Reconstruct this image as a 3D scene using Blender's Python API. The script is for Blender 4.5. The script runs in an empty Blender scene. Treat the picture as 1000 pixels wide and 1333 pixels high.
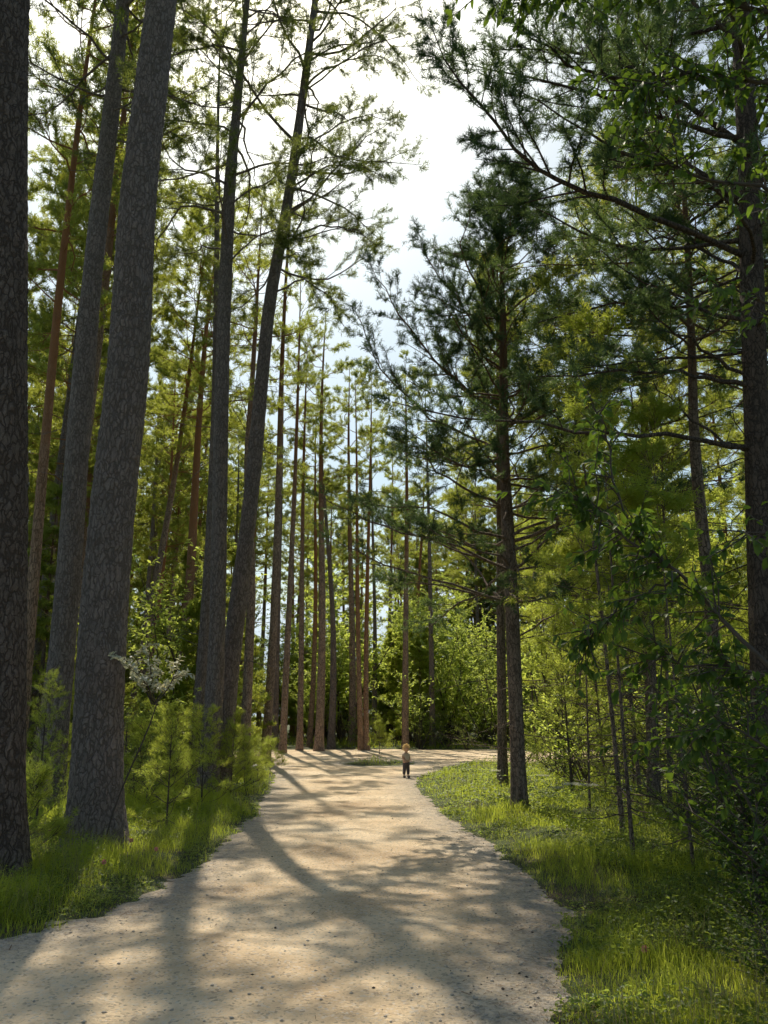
import bpy, math, random
import numpy as np
from mathutils import noise, Vector, Matrix

R = math.radians
PITCH = R(14.4); CAMH = 1.6; F = 1040.0
CP, SP = math.cos(PITCH), math.sin(PITCH)
scene = bpy.context.scene
COL = scene.collection

def at(u, v, Y):
    """point at world depth Y seen in direction (u, v)"""
    a = (u - 500) / F; b = (666.5 - v) / F
    fw = CP - b * SP; up = SP + b * CP
    k = Y / fw
    return np.array([a * k, Y, CAMH + up * k])
def gp(u, v):
    a = (u - 500) / F; b = (666.5 - v) / F
    fw = CP - b * SP; up = SP + b * CP
    k = -CAMH / up
    return np.array([a * k, fw * k, 0.0])
def camz(Y, z): return Y * CP + (z - CAMH) * SP
def nrm(a):
    return a / (np.linalg.norm(a) + 1e-9)

# ------------------------------------------------------------------ materials
def new_mat(name):
    m = bpy.data.materials.new(name); m.use_nodes = True
    nt = m.node_tree; nt.nodes.clear()
    out = nt.nodes.new('ShaderNodeOutputMaterial')
    return m, nt, out
def N(nt, t, **kw):
    n = nt.nodes.new(t)
    for k, v in kw.items(): setattr(n, k, v)
    return n
def ramp(nt, stops, src=None):
    r = N(nt, 'ShaderNodeValToRGB')
    e = r.color_ramp.elements
    while len(e) < len(stops): e.new(0.5)
    for i, (p, c) in enumerate(stops):
        e[i].position = p; e[i].color = (*c, 1)
    if src: nt.links.new(src, r.inputs[0])
    return r
def mixc(nt, a, b, f, mode='MIX'):
    m = N(nt, 'ShaderNodeMix', data_type='RGBA', blend_type=mode)
    for inp, x in ((m.inputs[6], a), (m.inputs[7], b), (m.inputs[0], f)):
        if isinstance(x, bpy.types.NodeSocket): nt.links.new(x, inp)
        elif isinstance(x, tuple): inp.default_value = (*x, 1)
        else: inp.default_value = x
    return m.outputs[2]
def mapr(nt, src, a, b, c=0., d=1.):
    m = N(nt, 'ShaderNodeMapRange')
    nt.links.new(src, m.inputs[0])
    for i, x in enumerate((a, b, c, d)): m.inputs[1 + i].default_value = x
    return m.outputs[0]
def tex_noise(nt, vec, scale, detail=4, rough=.55):
    n = N(nt, 'ShaderNodeTexNoise'); n.inputs['Scale'].default_value = scale
    n.inputs['Detail'].default_value = detail; n.inputs['Roughness'].default_value = rough
    if vec: nt.links.new(vec, n.inputs['Vector'])
    return n.outputs['Fac']
def mapping(nt, vec, scale):
    m = N(nt, 'ShaderNodeMapping'); m.inputs['Scale'].default_value = scale
    nt.links.new(vec, m.inputs['Vector']); return m.outputs[0]

def bark(name, plate, groove, upper=None, scale=9.0, bump=.03, z0=6, z1=11, lichen=.25):
    m, nt, out = new_mat(name); L = nt.links
    co = N(nt, 'ShaderNodeTexCoord').outputs['Object']
    nz = N(nt, 'ShaderNodeTexNoise'); nz.inputs['Scale'].default_value = 7.0; nz.inputs['Detail'].default_value = 4
    L.new(co, nz.inputs['Vector'])
    add = N(nt, 'ShaderNodeVectorMath', operation='MULTIPLY_ADD')
    L.new(nz.outputs['Color'], add.inputs[0]); add.inputs[1].default_value = (.13, .13, .34); L.new(co, add.inputs[2])
    mp = mapping(nt, add.outputs[0], (1, 1, .33))
    vo = N(nt, 'ShaderNodeTexVoronoi', feature='DISTANCE_TO_EDGE'); vo.inputs['Scale'].default_value = scale
    L.new(mp, vo.inputs['Vector'])
    vc = N(nt, 'ShaderNodeTexVoronoi'); vc.inputs['Scale'].default_value = scale; L.new(mp, vc.inputs['Vector'])
    fine = tex_noise(nt, mapping(nt, co, (1, 1, .5)), 40, 6, .65)
    vf = N(nt, 'ShaderNodeTexVoronoi', feature='DISTANCE_TO_EDGE'); vf.inputs['Scale'].default_value = scale * 2.3
    L.new(mapping(nt, add.outputs[0], (1, 1, .55)), vf.inputs['Vector'])
    wid = mapr(nt, tex_noise(nt, co, 5, 3), .3, .7, .04, .30)
    em = N(nt, 'ShaderNodeMapRange', interpolation_type='SMOOTHSTEP'); L.new(vo.outputs['Distance'], em.inputs[0]); L.new(wid, em.inputs[2])
    fm = N(nt, 'ShaderNodeMath', operation='MULTIPLY'); L.new(em.outputs[0], fm.inputs[0]); L.new(mapr(nt, vf.outputs['Distance'], 0, .12, .62, 1), fm.inputs[1])
    edge = fm.outputs[0]
    c1 = mixc(nt, tuple(x * .65 for x in plate), tuple(min(1, x * 1.35) for x in plate), fine)
    hs = N(nt, 'ShaderNodeSeparateColor'); L.new(vc.outputs['Color'], hs.inputs[0])
    c1 = mixc(nt, c1, tuple(min(1, x * 1.25 + .01) for x in plate), mapr(nt, hs.outputs[0], .3, 1, 0, .6))
    big = tex_noise(nt, co, 1.3, 3)
    c1 = mixc(nt, c1, (.17, .19, .16), mapr(nt, big, .5, .75, 0, lichen))
    fur = tex_noise(nt, mapping(nt, co, (1, 1, .1)), 22, 4, .6)
    c1 = mixc(nt, c1, groove, mapr(nt, fur, .52, .72, 0, .75))
    c = mixc(nt, groove, c1, edge)
    if upper:
        sz = N(nt, 'ShaderNodeSeparateXYZ'); L.new(co, sz.inputs[0])
        h = N(nt, 'ShaderNodeMath', operation='MULTIPLY_ADD'); L.new(big, h.inputs[0]); h.inputs[1].default_value = 6; L.new(sz.outputs[2], h.inputs[2])
        up_c = mixc(nt, tuple(x * .6 for x in upper), upper, fine)
        c = mixc(nt, c, up_c, mapr(nt, h.outputs[0], z0 + 3, z1 + 3))
    b = N(nt, 'ShaderNodeBsdfPrincipled'); L.new(c, b.inputs['Base Color'])
    b.inputs['Roughness'].default_value = .9; b.inputs['Specular IOR Level'].default_value = .25
    hh = N(nt, 'ShaderNodeMath', operation='MULTIPLY_ADD'); L.new(fine, hh.inputs[0]); hh.inputs[1].default_value = .35; L.new(edge, hh.inputs[2])
    bp = N(nt, 'ShaderNodeBump'); bp.inputs['Distance'].default_value = bump; bp.inputs['Strength'].default_value = .9
    L.new(hh.outputs[0], bp.inputs['Height']); L.new(bp.outputs[0], b.inputs['Normal'])
    L.new(b.outputs[0], out.inputs[0])
    return m

def leafmat(name, ca, cb, trans, tf=.5, gloss=.25, scale=1.2, rough=.45):
    m, nt, out = new_mat(name); L = nt.links
    co = N(nt, 'ShaderNodeTexCoord').outputs['Object']
    oi = N(nt, 'ShaderNodeObjectInfo')
    n1 = tex_noise(nt, co, scale, 3); n2 = tex_noise(nt, co, scale * 14, 2)
    f = N(nt, 'ShaderNodeMath', operation='MULTIPLY_ADD'); L.new(n2, f.inputs[0]); f.inputs[1].default_value = .8; 
    ff = mapr(nt, n1, .3, .7, -.3, .5); L.new(ff, f.inputs[2]); f.use_clamp = True
    c = mixc(nt, ca, cb, f.outputs[0])
    c = mixc(nt, c, tuple(x * .6 for x in ca), mapr(nt, oi.outputs['Random'], 0, 1, 0, .6))
    tc = mixc(nt, trans, tuple(x * y for x, y in zip(trans, (1.15, 1.0, .7))), f.outputs[0])
    tc = mixc(nt, tc, tuple(x * .7 for x in trans), mapr(nt, oi.outputs['Random'], 0, 1, 0, .6))
    d = N(nt, 'ShaderNodeBsdfPrincipled'); L.new(c, d.inputs['Base Color']); d.inputs['Roughness'].default_value = rough
    d.inputs['Specular IOR Level'].default_value = gloss
    t = N(nt, 'ShaderNodeBsdfTranslucent'); L.new(tc, t.inputs[0])
    mx = N(nt, 'ShaderNodeMixShader'); mx.inputs[0].default_value = tf
    L.new(d.outputs[0], mx.inputs[1]); L.new(t.outputs[0], mx.inputs[2]); L.new(mx.outputs[0], out.inputs[0])
    return m

def plain(name, col, rough=.7, var=.25, scale=8, bump=0):
    m, nt, out = new_mat(name); L = nt.links
    co = N(nt, 'ShaderNodeTexCoord').outputs['Object']
    n = tex_noise(nt, co, scale, 4)
    c = mixc(nt, tuple(x * (1 - var) for x in col), tuple(min(1, x * (1 + var)) for x in col), n)
    b = N(nt, 'ShaderNodeBsdfPrincipled'); L.new(c, b.inputs['Base Color']); b.inputs['Roughness'].default_value = rough
    if bump:
        bp = N(nt, 'ShaderNodeBump'); bp.inputs['Distance'].default_value = bump
        L.new(n, bp.inputs['Height']); L.new(bp.outputs[0], b.inputs['Normal'])
    L.new(b.outputs[0], out.inputs[0]); return m

def ground_mats():
    m, nt, out = new_mat('gravel path'); L = nt.links
    co = N(nt, 'ShaderNodeTexCoord').outputs['Object']
    a = tex_noise(nt, co, .55, 4, .6); b_ = tex_noise(nt, co, 9, 6, .7); c_ = tex_noise(nt, co, 70, 4, .7)
    vo = N(nt, 'ShaderNodeTexVoronoi'); vo.inputs['Scale'].default_value = 55; L.new(co, vo.inputs['Vector'])
    vb = N(nt, 'ShaderNodeTexVoronoi'); vb.inputs['Scale'].default_value = 18; L.new(co, vb.inputs['Vector'])
    col = ramp(nt, [(.3, (.50, .355, .22)), (.5, (.76, .585, .385)), (.7, (.87, .71, .51))], a).outputs[0]
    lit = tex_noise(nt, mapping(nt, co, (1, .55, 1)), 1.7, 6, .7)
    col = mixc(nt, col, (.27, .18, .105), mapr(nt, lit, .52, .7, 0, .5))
    col = mixc(nt, col, (.42, .32, .22), mapr(nt, b_, .52, .75, 0, .55))
    sc = N(nt, 'ShaderNodeSeparateColor'); L.new(vo.outputs['Color'], sc.inputs[0])
    col = mixc(nt, col, (.16, .14, .125), mapr(nt, sc.outputs[0], .8, .95, 0, .5))
    col = mixc(nt, col, (.68, .62, .55), mapr(nt, sc.outputs[1], .8, .95, 0, .5))
    col = mixc(nt, col, (.28, .22, .165), mapr(nt, c_, .57, .78, 0, .5))
    at_ = N(nt, 'ShaderNodeAttribute', attribute_name='edge')
    # edges of the path carry greyer loose stones and darker soil
    eg = N(nt, 'ShaderNodeMath', operation='MULTIPLY'); L.new(at_.outputs['Fac'], eg.inputs[0])
    L.new(mapr(nt, b_, .35, .6, .35, 1), eg.inputs[1])
    col = mixc(nt, col, mixc(nt, (.20, .18, .155), (.40, .37, .34), sc.outputs[2]), eg.outputs[0])
    p = N(nt, 'ShaderNodeBsdfPrincipled'); L.new(col, p.inputs['Base Color']); p.inputs['Roughness'].default_value = .92
    p.inputs['Specular IOR Level'].default_value = .2
    h = N(nt, 'ShaderNodeMath', operation='ADD'); L.new(b_, h.inputs[0]); L.new(c_, h.inputs[1])
    h2 = N(nt, 'ShaderNodeMath', operation='MULTIPLY_ADD'); L.new(vo.outputs['Distance'], h2.inputs[0]); h2.inputs[1].default_value = -.7; L.new(h.outputs[0], h2.inputs[2])
    h3 = N(nt, 'ShaderNodeMath', operation='MULTIPLY_ADD'); L.new(vb.outputs['Distance'], h3.inputs[0]); h3.inputs[1].default_value = -.6; L.new(h2.outputs[0], h3.inputs[2])
    bp = N(nt, 'ShaderNodeBump'); bp.inputs['Distance'].default_value = .02; bp.inputs['Strength'].default_value = .85
    L.new(h3.outputs[0], bp.inputs['Height']); L.new(bp.outputs[0], p.inputs['Normal']); L.new(p.outputs[0], out.inputs[0])
    g, nt, out = new_mat('forest floor'); L = nt.links
    co = N(nt, 'ShaderNodeTexCoord').outputs['Object']
    a = tex_noise(nt, co, .8, 5, .6); b_ = tex_noise(nt, co, 25, 5, .7)
    col = ramp(nt, [(.35, (.07, .05, .03)), (.5, (.05, .075, .02)), (.65, (.09, .12, .03))], a).outputs[0]
    col = mixc(nt, col, (.12, .085, .05), mapr(nt, b_, .5, .7, 0, .7))
    p = N(nt, 'ShaderNodeBsdfPrincipled'); L.new(col, p.inputs['Base Color']); p.inputs['Roughness'].default_value = .95
    bp = N(nt, 'ShaderNodeBump'); bp.inputs['Distance'].default_value = .05; L.new(b_, bp.inputs['Height']); L.new(bp.outputs[0], p.inputs['Normal'])
    L.new(p.outputs[0], out.inputs[0])
    return m, g

M = {}
M['path'], M['floor'] = ground_mats()
M['bark_grey'] = bark('grey plated bark', (.30, .237, .212), (.14, .11, .095), scale=19, bump=.02)
M['bark_mid'] = bark('grey brown bark', (.42, .30, .23), (.15, .105, .08), upper=(.34, .155, .075), scale=17, bump=.012, z0=9, z1=15)
M['bark_red'] = bark('red brown bark', (.44, .28, .19), (.15, .095, .06), upper=(.42, .19, .085), scale=17, bump=.01, z0=4, z1=9)
M['bark_young'] = bark('young brown bark', (.26, .19, .145), (.08, .06, .046), upper=(.2, .11, .06), scale=22, bump=.008, z0=4, z1=9, lichen=.15)
M['bark_edge'] = bark('dark brown plated bark', (.18, .135, .112), (.07, .05, .04), scale=17, bump=.025, lichen=.1)
M['bark_dark'] = bark('dark brown bark', (.12, .085, .065), (.045, .033, .027), scale=22, bump=.008, lichen=.2)
M['bark_thin'] = plain('thin twig bark', (.085, .065, .05), .9, .4, 20)
M['needle'] = leafmat('pine needles', (.04, .08, .025), (.11, .13, .035), (.60, .69, .12), .52)
M['needle_dark'] = leafmat('blue green pine needles', (.026, .06, .042), (.05, .088, .05), (.20, .31, .09), .42)
M['needle_top'] = leafmat('dark green pine needles', (.035, .07, .03), (.085, .11, .035), (.34, .42, .09), .44)
M['needle_young'] = leafmat('young conifer needles', (.055, .10, .022), (.11, .15, .03), (.68, .80, .13), .55)
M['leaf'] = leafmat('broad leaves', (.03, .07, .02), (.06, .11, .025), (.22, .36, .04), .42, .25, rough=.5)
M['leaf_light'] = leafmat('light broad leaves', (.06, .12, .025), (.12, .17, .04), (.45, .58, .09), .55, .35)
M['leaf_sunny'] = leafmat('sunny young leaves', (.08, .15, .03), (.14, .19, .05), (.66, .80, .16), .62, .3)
M['leaf_glare'] = leafmat('leaves with painted sun glare', (.55, .58, .45), (.72, .72, .6), (.6, .6, .4), .35, .6)  # near white because overexposed sunlight is put into the leaf colour
M['grass'] = leafmat('grass blades', (.06, .14, .02), (.13, .19, .03), (.66, .78, .10), .6, .3, scale=.9)
M['grass_dry'] = leafmat('dry grass', (.28, .25, .12), (.34, .3, .16), (.3, .28, .12), .35, .2)
M['stone'] = plain('grey pebbles', (.40, .35, .29), .85, .5, 14, .01)
M['clod'] = plain('dark soil clods', (.06, .045, .035), .95, .4, 20, .01)
M['flower'] = leafmat('pink petals', (.65, .18, .3), (.75, .3, .4), (.6, .2, .3), .3)
M['umbel'] = leafmat('white petals', (.7, .7, .6), (.8, .8, .7), (.6, .6, .45), .3)
M['rope'] = plain('metal', (.35, .36, .36), .45, .15, 12)
M['red'] = plain('red enamel', (.62, .06, .03), .4, .12, 10)
M['concrete'] = plain('pale concrete', (.55, .54, .5), .8, .15, 12)

# ------------------------------------------------------------------ mesh builder
def link(o, parent=None):
    COL.objects.link(o)
    if parent is not None: o.parent = parent
    return o
class Geo:
    def __init__(s): s.v = []; s.t = []; s.q = []; s.n = 0
    def add(s, v, t=None, q=None):
        v = np.asarray(v, dtype=np.float32).reshape(-1, 3)
        if t is not None and len(t): s.t.append(np.asarray(t, dtype=np.int32).reshape(-1, 3) + s.n)
        if q is not None and len(q): s.q.append(np.asarray(q, dtype=np.int32).reshape(-1, 4) + s.n)
        s.v.append(v); s.n += len(v)
    def mesh(s, name, mat, smooth=False):
        me = bpy.data.meshes.new(name)
        V = np.concatenate(s.v) if s.v else np.zeros((0, 3), np.float32)
        T = np.concatenate(s.t) if s.t else np.zeros((0, 3), np.int32)
        Q = np.concatenate(s.q) if s.q else np.zeros((0, 4), np.int32)
        me.vertices.add(len(V)); me.vertices.foreach_set('co', V.ravel())
        nl = T.size + Q.size; me.loops.add(nl)
        me.loops.foreach_set('vertex_index', np.concatenate([T.ravel(), Q.ravel()]))
        np_ = len(T) + len(Q); me.polygons.add(np_)
        st = np.concatenate([np.arange(len(T)) * 3, T.size + np.arange(len(Q)) * 4]).astype(np.int32)
        me.polygons.foreach_set('loop_start', st)
        if smooth: me.polygons.foreach_set('use_smooth', np.ones(np_, bool))
        me.materials.append(mat)
        me.update(calc_edges=True)
        return me
    def obj(s, name, mat, parent=None, smooth=False):
        return link(bpy.data.objects.new(name, s.mesh(name, mat, smooth)), parent)

def tubes(g, P, Rr, sides=5):
    """P (M,n,3), Rr (M,n)"""
    P = np.asarray(P, float); Rr = np.asarray(Rr, float)
    Mn, n, _ = P.shape
    T = np.gradient(P, axis=1); T /= np.linalg.norm(T, axis=2, keepdims=True) + 1e-9
    mean = T.mean(axis=1)
    ref = np.where((np.abs(mean[:, 2:3]) > .8), np.array([[1., 0, 0]]), np.array([[0, 0, 1.]]))[:, None, :]
    A = np.cross(T, np.broadcast_to(ref, T.shape)); A /= np.linalg.norm(A, axis=2, keepdims=True) + 1e-9
    B = np.cross(T, A)
    th = np.arange(sides) * 2 * math.pi / sides
    V = P[:, :, None, :] + Rr[:, :, None, None] * (A[:, :, None, :] * np.cos(th)[None, None, :, None] + B[:, :, None, :] * np.sin(th)[None, None, :, None])
    i = np.arange(n - 1)[:, None] * sides; k = np.arange(sides)[None, :]; k2 = (k + 1) % sides
    q = np.stack([i + k, i + k2, i + sides + k2, i + sides + k], -1).reshape(-1, 4)
    off = (np.arange(Mn) * n * sides)[:, None, None]
    g.add(V.reshape(-1, 3), q=(q[None] + off).reshape(-1, 4))

def flush_tubes(g, lst, sides):
    by = {}
    for p, r in lst: by.setdefault(len(p), []).append((p, r))
    for n, l in by.items():
        tubes(g, np.array([a for a, _ in l]), np.array([b for _, b in l]), sides)

def needles(g, P0, P1, k, ln, w, rng, spread=.9, t0=.05):
    P0 = np.repeat(np.asarray(P0, float), k, 0); P1 = np.repeat(np.asarray(P1, float), k, 0)
    n = len(P0)
    t = rng.uniform(t0, 1.0, (n, 1)); B = P0 + (P1 - P0) * t
    ax = P1 - P0; ax /= np.linalg.norm(ax, axis=1, keepdims=True) + 1e-9
    r = rng.normal(size=(n, 3)); pr = r - (r * ax).sum(1, keepdims=True) * ax
    pr /= np.linalg.norm(pr, axis=1, keepdims=True) + 1e-9
    a = rng.uniform(spread * .55, spread * 1.45, (n, 1))
    D = ax * np.cos(a) + pr * np.sin(a)
    L = ln * rng.uniform(.7, 1.2, (n, 1))
    S = np.cross(D, rng.normal(size=(n, 3))); S /= np.linalg.norm(S, axis=1, keepdims=True) + 1e-9
    V = np.stack([B - S * w * .5, B + S * w * .5, B + D * L + S * w * .2, B + D * L - S * w * .2], 1)
    g.add(V.reshape(-1, 3), q=np.arange(4 * n).reshape(-1, 4))

def leaves(g, P, D, Nn, L, W, fold=.25):
    """leaf blades: base P, direction D, normal Nn"""
    n = len(P); S = np.cross(D, Nn); S /= np.linalg.norm(S, axis=1, keepdims=True) + 1e-9
    U = np.cross(S, D)
    L = np.asarray(L).reshape(-1, 1); W = np.asarray(W).reshape(-1, 1)
    rows = [P, P + D * L * .35 + S * W * .5 + U * W * fold, P + D * L * .35 - S * W * .5 + U * W * fold, P + D * L * .4,
            P + D * L * .75 + S * W * .36 + U * W * fold * .5 - U * L * .04, P + D * L * .75 - S * W * .36 + U * W * fold * .5 - U * L * .04, P + D * L * .75 - U * L * .05, P + D * L - U * L * .14]
    V = np.stack(rows, 1).reshape(-1, 3)
    b = (np.arange(n) * 8)[:, None, None]
    t = np.array([[0, 3, 1], [0, 2, 3], [6, 7, 4], [6, 5, 7]])[None] + b
    q = np.array([[3, 6, 4, 1], [2, 5, 6, 3]])[None] + b
    g.add(V, t=t.reshape(-1, 3), q=q.reshape(-1, 4))

# ------------------------------------------------------------------ tree growth
def walk(rnd, p, d, L, n, jit, up=0.0):
    pts = [p]; d = nrm(d); s = L / n
    for i in range(n):
        d = nrm(d + np.array([rnd.gauss(0, jit), rnd.gauss(0, jit), rnd.gauss(0, jit * .7) + up]))
        p = p + d * s; pts.append(p)
    return np.array(pts)
def along(pts, t):
    f = t * (len(pts) - 1); i = min(int(f), len(pts) - 2); a = f - i
    return pts[i] * (1 - a) + pts[i + 1] * a, nrm(pts[i + 1] - pts[i])

def foliate(rnd, limb, r, L, S, tb, tw, subs=9, twn=6, subl=.38, start=.3, twl=.3, flat=.6):
    """sub-branches and needle twigs along a limb"""
    for j in range(subs):
        t = start + (1 - start) * (j + rnd.random()) / subs
        p, d = along(limb, min(t, .99))
        side = 1 if j % 2 else -1
        h = nrm(np.cross(d, np.array([0, 0, 1.])))
        ang = rnd.uniform(.5, 1.1)
        dd = nrm(d * math.cos(ang) + h * side * math.sin(ang) + np.array([0, 0, rnd.uniform(-.25, .45) * (1 - flat) * 2]))
        sl = subl * L * (1.15 - t) * rnd.uniform(.6, 1.3) + .15
        sp = walk(rnd, p, dd, sl, 3, .16, .07)
        rr = max(.004, r * (1 - t) * .55 + .003)
        tb.append((sp, np.linspace(rr, .003, 4)))
        m = max(2, int(twn * (sl / (subl * L * .6 + .1)) + .5))
        for q in range(m):
            tt = .25 + .75 * (q + rnd.random()) / m
            a, e = along(sp, min(tt, .99))
            v = nrm(e * .8 + np.array([rnd.gauss(0, .5), rnd.gauss(0, .5), rnd.gauss(.15, .35)]))
            b = a + v * twl * rnd.uniform(.6, 1.25)
            tw.append((a, b))
    p, d = along(limb, .99)
    for q in range(3):
        v = nrm(d + np.array([rnd.gauss(0, .4), rnd.gauss(0, .4), rnd.gauss(.2, .3)]))
        tw.append((limb[-1], limb[-1] + v * twl))

def trunk_rings(g, axis, rad, z0, z1, dz, sides, seed, amp=0.0, plate=9.0, flare=.5, low=.03):
    zs = np.arange(z0, z1 + dz * .5, dz); n = len(zs); th = np.arange(sides) * 2 * math.pi / sides
    C = np.array([axis(z) for z in zs]); RR = np.array([rad(z) for z in zs])
    V = np.empty((n, sides, 3))
    sd = seed * 7.3
    for i in range(n):
        z = zs[i]; r = RR[i]; fl = flare * math.exp(-max(z, 0) / .35)
        for k in range(sides):
            c, s = math.cos(th[k]), math.sin(th[k])
            f = 1 + fl * (.75 + .5 * noise.noise((c * 1.7 + sd, s * 1.7, .3))) + low * 2 * noise.noise((c * 1.3, s * 1.3 + sd, z * .5))
            rr = r * f
            if amp:
                q = (c * r * plate + sd + .5 * noise.noise((c * 3, s * 3, z * 2)), s * r * plate + .5 * noise.noise((c * 3, s * 3 + 9, z * 2)), z * plate * .42)
                dist = noise.voronoi(q, distance_metric='DISTANCE')[0]
                e = min(1., (dist[1] - dist[0]) * 4)
                rr += amp * (e - .6) + amp * .5 * noise.noise((c * r * 30, s * r * 30, z * 14))
            V[i, k] = (C[i][0] + c * rr, C[i][1] + s * rr, C[i][2])
    i = np.arange(n - 1)[:, None] * sides; k = np.arange(sides)[None, :]; k2 = (k + 1) % sides
    q = np.stack([i + k, i + k2, i + sides + k2, i + sides + k], -1).reshape(-1, 4)
    g.add(V.reshape(-1, 3), q=q)

def grow(seed, H, r0, z0, Rmax, nlimb, mats, axis=None, rad=None, young=False, subs=9, twn=6, k=14, nl=.13, nw=.018, twl=.3,
         droop=0., profile=None, dz=.5, sides=10, amp=0, fine_to=None, lj=.13, dead=0, extra=(), elev=None, start=.3, subl=.38, azbias=None, plate=9.0, sparse_low=0):
    """returns (trunk mesh, crown mesh) at the origin"""
    rnd = random.Random(seed); rng = np.random.default_rng(seed)
    axis0 = axis
    if axis0 is None:
        wx, wy = rnd.uniform(0, 6), rnd.uniform(0, 6); sw = rnd.uniform(.08, .22)
        axis0 = lambda z: np.array([sw * (math.sin(z * .23 + wx) - math.sin(wx)), sw * (math.sin(z * .19 + wy) - math.sin(wy)), z])
    rad0 = rad or (lambda z: r0 * max(.04, (1 - max(z, 0) / H)) ** .75)
    g = Geo()
    if fine_to:
        trunk_rings(g, axis0, rad0, -.15, fine_to, .045, sides, seed, amp, plate)
        trunk_rings(g, axis0, rad0, fine_to, H, dz, 12, seed, 0)
    else:
        trunk_rings(g, axis0, rad0, -.15, H, dz, sides, seed, amp, plate, low=.05)
    tb, tw = [], []
    prof = profile or ((lambda t: (1 - t) ** .75 * (.75 + .25 * math.sin(t * 9))) if young else (lambda t: math.sin(math.pi * min(1, .16 + t * .84)) ** .55 if t < .95 else .35))
    for i in range(nlimb):
        t = (i + rnd.uniform(.1, .9)) / nlimb
        if young: t = (math.floor(t * nlimb / 5) * 5 / nlimb) + rnd.uniform(0, .012)
        z = z0 + (H - z0) * min(t, .985)
        az = i * 2.399 + rnd.uniform(-.5, .5)
        if azbias is not None and rnd.random() < .35: az = azbias + rnd.gauss(0, .6)
        L = Rmax * prof(t) * rnd.uniform(.65, 1.15) + .25
        el = elev(t) if elev else ((.15 + .7 * t) if young else (-.05 + .9 * t - droop))
        el += rnd.gauss(0, .2)
        p = axis0(z); rr = rad0(z)
        d = np.array([math.cos(az) * math.cos(el), math.sin(az) * math.cos(el), math.sin(el)])
        limb = walk(rnd, p, d, L, 9, lj, .03 if young else .012)
        br = min(rr * .42, .006 + L * .008)
        tb.append((limb, np.linspace(br, .005, 10)))
        if not young:
            for q in range(3):
                pp_, dd_ = along(limb, rnd.uniform(.1, .6)); v_ = nrm(dd_ + np.array([rnd.gauss(0, .6), rnd.gauss(0, .6), rnd.gauss(0, .5)])); tb.append((walk(rnd, pp_, v_, L * rnd.uniform(.15, .4), 4, .25), np.linspace(.007, .002, 5)))
        st = start
        if young and t < .3: st = max(start, .65 - t)
        if rnd.random() < sparse_low * (1 - t): continue
        foliate(rnd, limb, br, L, None, tb, tw, max(3, int(subs * (.4 + .6 * L / (Rmax + .25)))), twn, subl, st, twl)
    for limb, br, ff in extra:
        limb = np.array(limb); L = float(np.linalg.norm(np.diff(limb, axis=0), axis=1).sum())
        lp = np.array([along(limb, t)[0] for t in np.linspace(0, 1, 13)])
        lp[1:-1] += rng.normal(0, .02, (11, 3))
        tb.append((lp, np.linspace(br, .006, 13)))
        if ff: foliate(rnd, lp, br, L, None, tb, tw, ff[0], ff[1], ff[2], ff[3], twl)
        else:
            for j in range(10):
                p, d = along(lp, rnd.uniform(.2, .98)); v = nrm(d + np.array([rnd.gauss(0, .7) for _ in range(3)]))
                tb.append((walk(rnd, p, v, rnd.uniform(.15, .6), 3, .2), np.linspace(.006, .002, 4)))
    for i in range(dead):
        z = rnd.uniform(min(z0 * .25, 2.0), z0 * 1.15); az = rnd.uniform(0, 6.28); L = rnd.uniform(.25, 1.) * (Rmax * .45 + .3)
        d = np.array([math.cos(az), math.sin(az), rnd.uniform(-.35, .25)])
        b = walk(rnd, axis0(z), d, L, 4, .2); tb.append((b, np.linspace(.011, .003, 5)))
        for j in range(3):
            p, e = along(b, rnd.uniform(.3, .95)); v = nrm(e + np.array([rnd.gauss(0, .6) for _ in range(3)]))
            tb.append((walk(rnd, p, v, L * rnd.uniform(.15, .5), 3, .2), np.linspace(.005, .002, 4)))
    big = [x for x in tb if x[1][0] > .02]; small = [x for x in tb if x[1][0] <= .02]
    flush_tubes(g, big, 7); flush_tubes(g, small, 3)
    c = Geo()
    if tw: needles(c, [a for a, _ in tw], [b for _, b in tw], k, nl, nw, rng)
    return g.mesh('trunk', mats[0], True), c.mesh('crown', mats[1])

def tag(o, label=None, cat=None, group=None, kind=None):
    if label: o['label'] = label
    if cat: o['category'] = cat
    if group: o['group'] = group
    if kind: o['kind'] = kind
    return o
def thing(name, label, cat, loc=(0, 0, 0), group=None, rz=0):
    o = bpy.data.objects.new(name, None); link(o); o.location = loc; o.rotation_euler = (0, 0, rz)
    o.empty_display_size = .3
    return tag(o, label, cat, group)
def tree(name, meshes, label, cat, loc, s=1., rz=0., lean=(0, 0), sxy=None, group=None):
    r = thing(name, label, cat, (loc[0], loc[1], 0), group)
    r.rotation_euler = (lean[0], lean[1], rz); r.scale = (sxy or s, sxy or s, s)
    for nm, me in zip(('trunk', 'crown'), meshes):
        if me is not None: link(bpy.data.objects.new(nm, me), r)
    return r

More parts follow.
